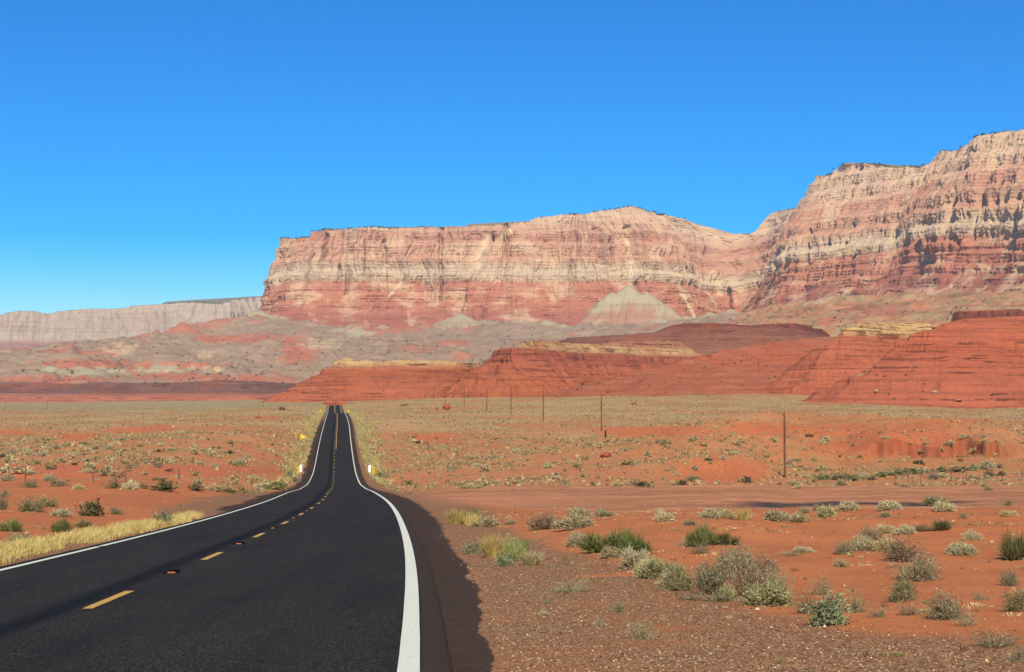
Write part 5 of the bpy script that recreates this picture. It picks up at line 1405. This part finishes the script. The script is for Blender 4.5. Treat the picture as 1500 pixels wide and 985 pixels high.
stones(len(xx), .004, .017, xx, yy, [(.22, .11, .055), (.29, .155, .075), (.14, .075, .046), (.35, .20, .10), (.07, .052, .045), (.40, .28, .16), (.32, .14, .07), (.50, .38, .23)], 'gravel', 'brown and pale gravel spread over the road shoulders')
n = 6000
yy = np.sqrt(rng.uniform(18 ** 2, 110 ** 2, n)); xx = yy * np.tan(np.radians(rng.uniform(-20, 20.5, n)))
k = np.abs(lateral(xx, yy)) > 7; xx, yy = xx[k], yy[k]
stones(len(xx), .008, .05, xx, yy, [(.33, .11, .065), (.45, .26, .17), (.24, .08, .05), (.50, .36, .26)], 'pebbles', 'reddish pebbles scattered over the near sand')

# junipers on the rims and dark scrub on the far hills
def blobs(name, P, size, pal, label, cat, seed):
    rng = np.random.default_rng(seed); n = len(P)
    nb = 7; N = n * nb
    C = np.repeat(P, nb, 0); S = np.repeat(size, nb)[:, None]
    c = C + rng.normal(size=(N, 3)) * S * [.33, .33, .22] + np.array([0, 0, .35]) * S
    V, T = leaves(c, 1, 1, rng); V = (V.reshape(N, 4, 3) - c[:, None]) * (S * .62)[:, None] + c[:, None]
    o = link(name, mesh_np(name, V.reshape(-1, 3), tris=T, cols={'tone': np.repeat(np.repeat(np.array(pal)[rng.integers(0, len(pal), n)], nb, 0), 4, 0)}), M_FOL)
    return tag(o, label, cat, kind='stuff')
X, Y, Z, rows = CLG
i = rng.integers(0, X.shape[0], 3000); j = np.where(rng.uniform(0, 1, 3000) < .65, rows - 1, rng.integers(rows - 24, rows + 1, 3000))
clus = fbm(i / 40., j / 9., 3, 99) + rng.normal(size=3000) * .25
kp = clus > .02
blobs('juniper_scrub', np.stack([X[i, j], Y[i, j], Z[i, j]], 1)[kp] + rng.normal(size=(kp.sum(), 3)) * [2, 2, 0], rng.uniform(2.5, 6.0, kp.sum()), [(.05, .06, .03), (.07, .075, .035), (.045, .05, .03)], 'dark junipers dotted along the cliff rim', 'trees', 3)
i = rng.integers(60, len(bth) - 60, 5200); j = rng.integers(5, len(brr) - 5, 5200)
blobs('hill_scrub', np.stack([BX[i, j], BY[i, j], BZ[i, j]], 1), rng.uniform(1.2, 4.2, 5200), [(.07, .075, .04), (.11, .105, .06), (.16, .14, .08)], 'dark scrub specks on the badland hills', 'scrub', 5)

RP, RS = [], []
for o_ in [q for q in SC.objects if q.type == 'MESH' and q.name.split('.')[0] in ('red_hill', 'red_mesa', 'dark_mesa', 'clay_slope', 'tan_capped_mesa')]:
    me = o_.data; nv = len(me.vertices); co = np.empty(nv * 3, np.float32); me.vertices.foreach_get('co', co); co = co.reshape(-1, 3)
    qx, qy = proj(co[:, 0], co[:, 1], co[:, 2])
    ok = np.nonzero((qx > -30) & (qx < 1530) & (co[:, 2] > 0))[0]
    w_ = fbm(co[ok, 0] / 40, co[ok, 1] / 40, 3, 801) + .3 * rng.normal(size=len(ok))
    ok = ok[w_ > .1]
    n_k = {'clay_slope': 1500, 'red_mesa': 900, 'dark_mesa': 700, 'tan_capped_mesa': 500, 'red_hill': 350}[o_.name.split('.')[0]]
    ii = rng.choice(ok, min(n_k, len(ok)), replace=False)
    RP.append(co[ii]); RS.append(rng.uniform(.35, 1.5, len(ii)) ** 1.5)
RP, RS = np.concatenate(RP), np.concatenate(RS)
kk = rng.uniform(0, 1, len(RP)) < .55
blobs('hill_scrub', RP[kk], RS[kk] * 1.1, [(.12, .11, .055), (.20, .18, .09), (.32, .27, .15), (.09, .08, .04)], 'olive scrub specks on the red mesas', 'scrub', 8)
stn = RP[~kk]
# ------------------------------------------------------------------ boulders
def boulder_mesh(seed, flat=1.0):
    rng = np.random.default_rng(seed)
    import bmesh
    bm_ = bmesh.new(); bmesh.ops.create_icosphere(bm_, subdivisions=3, radius=.5)
    pl = [(unit(rng.normal(size=3)), rng.uniform(.30, .44)) for _ in range(11)]
    for vv in bm_.verts:
        p = np.array(vv.co)
        for nrm, dd_ in pl:
            e = p @ nrm - dd_
            if e > 0: p = p - nrm * e * .9
        p = p + .02 * rng.normal(size=3); p[2] *= flat
        vv.co = p
    me = bpy.data.meshes.new('boulder'); bm_.to_mesh(me); bm_.free(); return me
def mat_boulder():
    t = NT('boulder_rock'); p = t.n('ShaderNodeTexCoord').outputs['Object']
    a = t.noise(p, 6, 5, .7); oi = t.n('ShaderNodeObjectInfo').outputs['Random']
    c = t.mix(oi, (.36, .085, .05), (.30, .10, .06)); c = t.mix(t.step(a, .4, .7, 0, .6), c, (.20, .06, .04))
    return t.diffuse(c, t.bump(a, .7, .1), .95, .06)
M_BOULD = mat_boulder()
M_BDARK = plain('dark_rock', (.085, .04, .03), .9, .4, 3)
M_BPALE = plain('pale_rock', (.42, .26, .18), .9, .3, 3)
BL = [(654, 600.5, 11, 9, M_BOULD, 'big red boulder on the plain left of the poles'), (640, 601, 5, 3.5, M_BOULD, 'small red rock left of the big boulder'), (413, 601, 9, 5, M_BDARK, 'dark boulder on the plain left of the road crest'),
      (593, 595, 13, 3.5, M_BOULD, 'flat red outcrop right of the road crest'), (3, 671, 9, 7, M_BDARK, 'black rock at the left edge of the plain'), (888, 670, 18, 8, M_BOULD, 'red rock lump on the slope below the second pole'),
      (928, 593, 9, 4, M_BOULD, 'red rocks on the skyline plain right of the poles'), (378, 613, 10, 4, M_BOULD, 'red rock on the left plain near the road'), (612, 650, 8, 5, M_BDARK, 'dark rock on the slope right of the road'), (1008, 606, 7, 3, M_BPALE, 'pale rock on the right plain')]
for k, (px, py, w, h, mt, lab) in enumerate(BL):
    x, y, z, d = hit(px, py)
    me = boulder_mesh(600 + k); me.materials.append(mt)
    o = link('boulder', me, None, None, (x, y, z + h * d / FPX * .38)); o.scale = (w * d / FPX * 1.1, w * d / FPX, h * d / FPX * 1.15); o.rotation_euler = (0, 0, k * 1.3)
    tag(o, lab, 'boulder', 'boulders on the plain')
from mathutils.bvhtree import BVHTree
dg = bpy.context.evaluated_depsgraph_get()
HILL_BVH = None
def hill_hit(px, py):
    a, b, c = ray(px, py)
    v = Vector((float(a), float(b), float(c))).normalized()
    bpy.context.view_layer.update()
    r = SC.ray_cast(bpy.context.evaluated_depsgraph_get(), Vector((0, 0, EYE)) + v * 500, v)
    return r[1]
for k, (px, py, w, h, mt, lab) in enumerate([(1284, 575, 7, 6, M_BPALE, 'pale fallen block on the apron of the big red hill'), (1369, 576, 10, 5, M_BPALE, 'wide pale fallen block on the apron of the big red hill'), (1327, 550, 4, 2.5, M_BDARK, 'dark rock high on the apron of the big red hill'),
        (1296, 552, 4, 2.5, M_BDARK, 'dark rock left of centre on the red apron'), (1352, 574, 3.5, 2.5, M_BDARK, 'dark rock just left of the wide pale block'), (1354, 563, 3, 2, M_BDARK, 'small dark rock above the wide pale block'),
        (1404, 587, 12, 2.2, M_BPALE, 'low whitish slab near the foot of the big red hill'), (1302, 578, 4, 2, M_BDARK, 'dark rock right of the pale fallen block')]):
    p = hill_hit(px, py)
    d = p.y
    me = boulder_mesh(640 + k); me.materials.append(mt)
    o = link('boulder', me, None, None, (p.x, p.y, p.z + .3 * h * d / FPX)); o.scale = (w * d / FPX, w * d / FPX, h * d / FPX * 1.1)
    tag(o, lab, 'boulder', 'fallen rocks on the red hill')

# ------------------------------------------------------------------ utility poles
def mat_wood(name, c0, c1):
    t = NT(name); p = t.n('ShaderNodeTexCoord').outputs['Object']
    a = t.noise(t.mapv(p, (14, 14, .7)), 1.0, 5, .65); b = t.noise(t.mapv(p, (.5, .5, .35)), 1.0, 3)
    c = t.mix(t.step(a, .3, .7), c0, c1); c = t.mix(t.step(b, .35, .7, 0, .6), c, [x * .5 for x in c0])
    return t.diffuse(c, t.bump(a, .6, .02), .9, .1)
M_WOOD = mat_wood('pole_wood', (.12, .05, .028), (.22, .10, .055))
M_POST = mat_wood('fence_wood', (.14, .085, .055), (.24, .16, .11))
M_GLASS = plain('brown_ceramic', (.05, .03, .025), .35, .2, 30, .5)
M_STEEL = plain('galvanised_steel', (.28, .28, .28), .5, .15, 20, .5)
POLES = [(1149, 238, 705.5, 605), (881, 402, 640, 578), (796, 516, 617, 570.5), (748.5, 614, 609, 567), (713, 713, 596, 566.5), (680, 841, 590.5, 562), (652.5, 985, 590.5, 566), (635.4, 1104, 588, 566.3), (623.4, 1207, 588, 568), (615.4, 1290, 588, 572)]
ORD = ['nearest and tallest looking', 'second', 'third', 'fourth', 'fifth', 'sixth', 'seventh', 'eighth', 'ninth', 'farthest and smallest']
pole_me = ins_me = None
for k, (px, D, yb, yt) in enumerate(POLES):
    x = float(at(px, 600, D)[0]); z = float(gz(x, D)); h = (at(px, yt, D)[2] - z)
    root = tag(empty('utility_pole', (x, D, z)), ORD[k] + (' weathered brown utility pole of the line' if k else ' weathered brown utility pole standing right of the pull-out'), 'utility pole', 'utility poles beside the road')
    m = MB(); n = 9
    m.tube([(.015 * math.sin(i * 1.3 + k), 0, -.6 + (h + .6) * i / (n - 1)) for i in range(n)], [.185 - .055 * i / (n - 1) for i in range(n)], 12)
    m.build('pole', M_WOOD, root, smooth=True)
    m = MB(); m.box((-.16, 0, h - .55), (.22, .07, .07)).tube([(-.26, 0, h - .52), (-.26, 0, h - .36)], .02, 6)
    br = m.build('bracket', M_STEEL, root)
    MB().tube([(-.26, 0, h - .36), (-.26, 0, h - .30), (-.26, 0, h - .24), (-.26, 0, h - .17)], [.05, .085, .055, .06], 10).build('insulator', M_GLASS, root, smooth=True)
    MB().tube([(0, 0, h), (0, 0, h + .10), (0, 0, h + .13), (0, 0, h + .24)], [.03, .03, .075, .05], 10).build('insulator', M_GLASS, root, smooth=True)
for px, py, lab in ((8, 600, 'far thin utility pole at the left edge beyond the olive flat'), (69, 600, 'far thin utility pole on the olive flat, second from the left edge'), (386, 596, 'far thin utility pole just left of the red butte')):
    x, y, z, D = hit(px, py)
    D = min(D, 1300); x = float(at(px, py, D)[0]); z = float(gz(x, D)); h = 10 * FPX / D * D / FPX * .62
    root = tag(empty('utility_pole', (x, D, z)), lab, 'utility pole', 'far utility poles on the left')
    MB().tube([(0, 0, -.5), (0, 0, h)], [.15, .11], 8).build('pole', M_WOOD, root, smooth=True)
    MB().box((0, 0, h - .5), (1.2, .1, .1)).build('crossarm', M_WOOD, root)
x, y, z, D = hit(887, 641)
h = 11 * D / FPX
root = tag(empty('wooden_post', (x, D, z)), 'short dark post stub just right of the second utility pole', 'post')
MB().tube([(0, 0, -.3), (0, 0, h * .6), (.03, 0, h)], [.2, .19, .17], 10).build('post', plain('charred_wood', (.045, .028, .022), .9, .3, 6), root, smooth=True)
MB().tube([(.03, 0, h), (.035, 0, h + .06)], [.2, .16], 10).build('cap', M_STEEL, root)

# ------------------------------------------------------------------ wire fences
def fence(name, pts_, label, brace=None, wire_h=(.35, .7, 1.05)):
    root = tag(empty(name, (0, 0, 0)), label, 'fence')
    P = []
    for px, py, hpx in pts_:
        x, y, z, d = hit(px, py); h = max(1.1, hpx * d / FPX); P.append((x, y, z, h))
        MB().tube([(x, y, z - .3), (x + random.uniform(-.04, .04), y, z + h)], [.055, .045], 7).build('post', M_POST, root)
    for wh in wire_h:
        m = MB()
        for (x0, y0, z0, h0), (x1, y1, z1, h1) in zip(P[:-1], P[1:]):
            n = 5
            m.tube([(x0 + (x1 - x0) * t / n, y0 + (y1 - y0) * t / n, z0 + (z1 - z0) * t / n + wh - .05 * math.sin(math.pi * t / n)) for t in range(n + 1)], .006, 4, False)
        m.build('wire', M_STEEL, root)
    if brace is not None:
        x, y, z, h = P[brace]
        MB().tube([(x - 1.3, y, z + .12), (x, y, z + h * .85)], .06, 7).build('brace', M_POST, root)
    return root
fence('wire_fence', [(1312, 707, 18), (1330, 707, 18), (1348.5, 707, 18), (1394, 706, 19), (1415.5, 706, 20), (1441.7, 706, 22), (1469, 705, 20), (1498, 705, 20), (1530, 704, 20)], 'wire fence on thin wooden posts below the wash on the right')
fence('wire_fence', [(-30, 712, 16), (37, 707, 12), (136, 707, 17), (184, 708, 15), (262, 702, 10)], 'sagging wire fence with a diagonal brace on the left red bank', brace=3)

# ------------------------------------------------------------------ road signs
M_SIGNY = plain('yellow_sign_sheeting', (.85, .56, .02), .5, .06, 4)
M_SIGNW = plain('white_sign_sheeting', (.82, .83, .80), .5, .05, 4)
M_BLACK = plain('black_sign_paint', (.012, .012, .012), .5, .2, 6)
def at_road(px, py_base):
    x, y, z, d = hit(px, py_base); return x, y, z, d
def plate(w, h, t=.02, r=.03):
    m = MB(); c = []
    for cx, cz, a0 in ((w / 2 - r, h / 2 - r, 0), (-w / 2 + r, h / 2 - r, 90), (-w / 2 + r, -h / 2 + r, 180), (w / 2 - r, -h / 2 + r, 270)):
        for q in (0, 45, 90): c.append((cx + r * math.cos(R(a0 + q)), cz + r * math.sin(R(a0 + q))))
    n = len(c)
    m.add([(x, -t / 2, z) for x, z in c] + [(x, t / 2, z) for x, z in c], [tuple(range(n)), tuple(range(2 * n - 1, n - 1, -1))] + [(i, i + n, (i + 1) % n + n, (i + 1) % n) for i in range(n)])
    return m
def marker(px, D, ytop, ybot, wpx, striped, label, slope=1):
    x = float(at(px, 600, D)[0]); z = float(gz(x, D))
    zt, zb_ = float(at(px, ytop, D)[2]), float(at(px, ybot, D)[2]); w = wpx * D / FPX; h = zt - zb_
    root = tag(empty('object_marker' if striped else 'white_marker', (x, D, z), .0), label, 'road marker', 'markers at the bottom of the dip')
    MB().box((0, .04, (zt - z - .1) / 2 - .2), (.07, .05, zt - z + .3)).build('post', M_STEEL, root)
    MB_ = plate(w, h)
    zc = (zt + zb_) / 2 - z
    o = MB_.build('panel', M_SIGNY if striped else M_SIGNW, root, (0, -.02, zc))
    if striped:
        # black diagonal bars clipped to the panel, standing 3 mm proud of it
        m = MB(); n = 3; bw = h / 7.6
        for i in range(-1, n + 1):
            zb0 = -h / 2 + h / n * (i + .3)
            za = [zb0 - slope * w * .5 * .9, zb0 + slope * w * .5 * .9]
            q = [(-w * .48, max(-h / 2, min(h / 2, za[0]))), (w * .48, max(-h / 2, min(h / 2, za[1]))), (w * .48, max(-h / 2, min(h / 2, za[1] + bw))), (-w * .48, max(-h / 2, min(h / 2, za[0] + bw)))]
            m.add([(a, -.0135, b) for a, b in q], [(0, 1, 2, 3)])
        m.build('stripes', M_BLACK, o)
    return root
marker(437.3, 243, 683, 694, 3.9, True, 'yellow and black striped marker left of the road', -1)
marker(441.2, 245, 681, 691.5, 3.6, False, 'plain white marker panel left of the road beside the striped one')
marker(541.8, 245, 681.5, 692, 3.8, False, 'plain white marker panel right of the road beside the striped one')
marker(547.6, 243, 683, 694.5, 4.2, True, 'yellow and black striped marker right of the road', 1)
for px, lab in ((477.2, 'tiny yellow marker left of the road at the first crest'), (502.6, 'tiny yellow marker right of the road at the first crest')):
    D = 690; x = float(at(px, 600, D)[0]) + (-2.2 if px < 490 else 2.2); z = float(gz(x, D))
    root = tag(empty('road_marker', (x, D, z)), lab, 'road marker', 'markers at the first crest')
    MB().box((0, .04, .5), (.08, .05, 1.5)).build('post', M_STEEL, root)
    plate(.5, .8).build('panel', M_SIGNY, root, (0, -.02, .95))
# pennant-shaped yellow sign
D = 385; x = float(at(444.5, 640, D)[0]); z = float(gz(x, D))
root = tag(empty('pennant_sign', (x, D, z)), 'yellow pennant shaped warning sign left of the road', 'road sign')
zt, zb_ = float(at(444, 636, D)[2]) - z, float(at(444, 644, D)[2]) - z
w = 8.2 * D / FPX
MB().box((-w * .2, .04, zt / 2 - .2), (.08, .06, zt + .3)).build('post', M_STEEL, root)
m = MB()
tri = [(-w / 2, zt), (w / 2, (zt + zb_) / 2), (-w / 2, zb_)]
m.add([(a, -.015, b) for a, b in tri] + [(a, .015, b) for a, b in tri], [(0, 1, 2), (5, 4, 3), (0, 3, 4, 1), (1, 4, 5, 2), (2, 5, 3, 0)])
m.build('panel', M_SIGNY, root)

# ------------------------------------------------------------------ the air
hm = bpy.data.materials.new('haze'); hm.use_nodes = True; hm.node_tree.nodes.clear()
ho = hm.node_tree.nodes.new('ShaderNodeOutputMaterial'); hv = hm.node_tree.nodes.new('ShaderNodeVolumePrincipled')
hv.inputs['Color'].default_value = (.84, .90, 1.0, 1); hv.inputs['Density'].default_value = 3.1e-5; hv.inputs['Anisotropy'].default_value = 0.0
hm.node_tree.links.new(hv.outputs[0], ho.inputs['Volume'])
m = MB(); m.box((0, 6800, 330), (20000, 14800, 960))
o = m.build('haze', hm); tag(o, 'thin pale air over the whole desert', 'haze', kind='stuff')
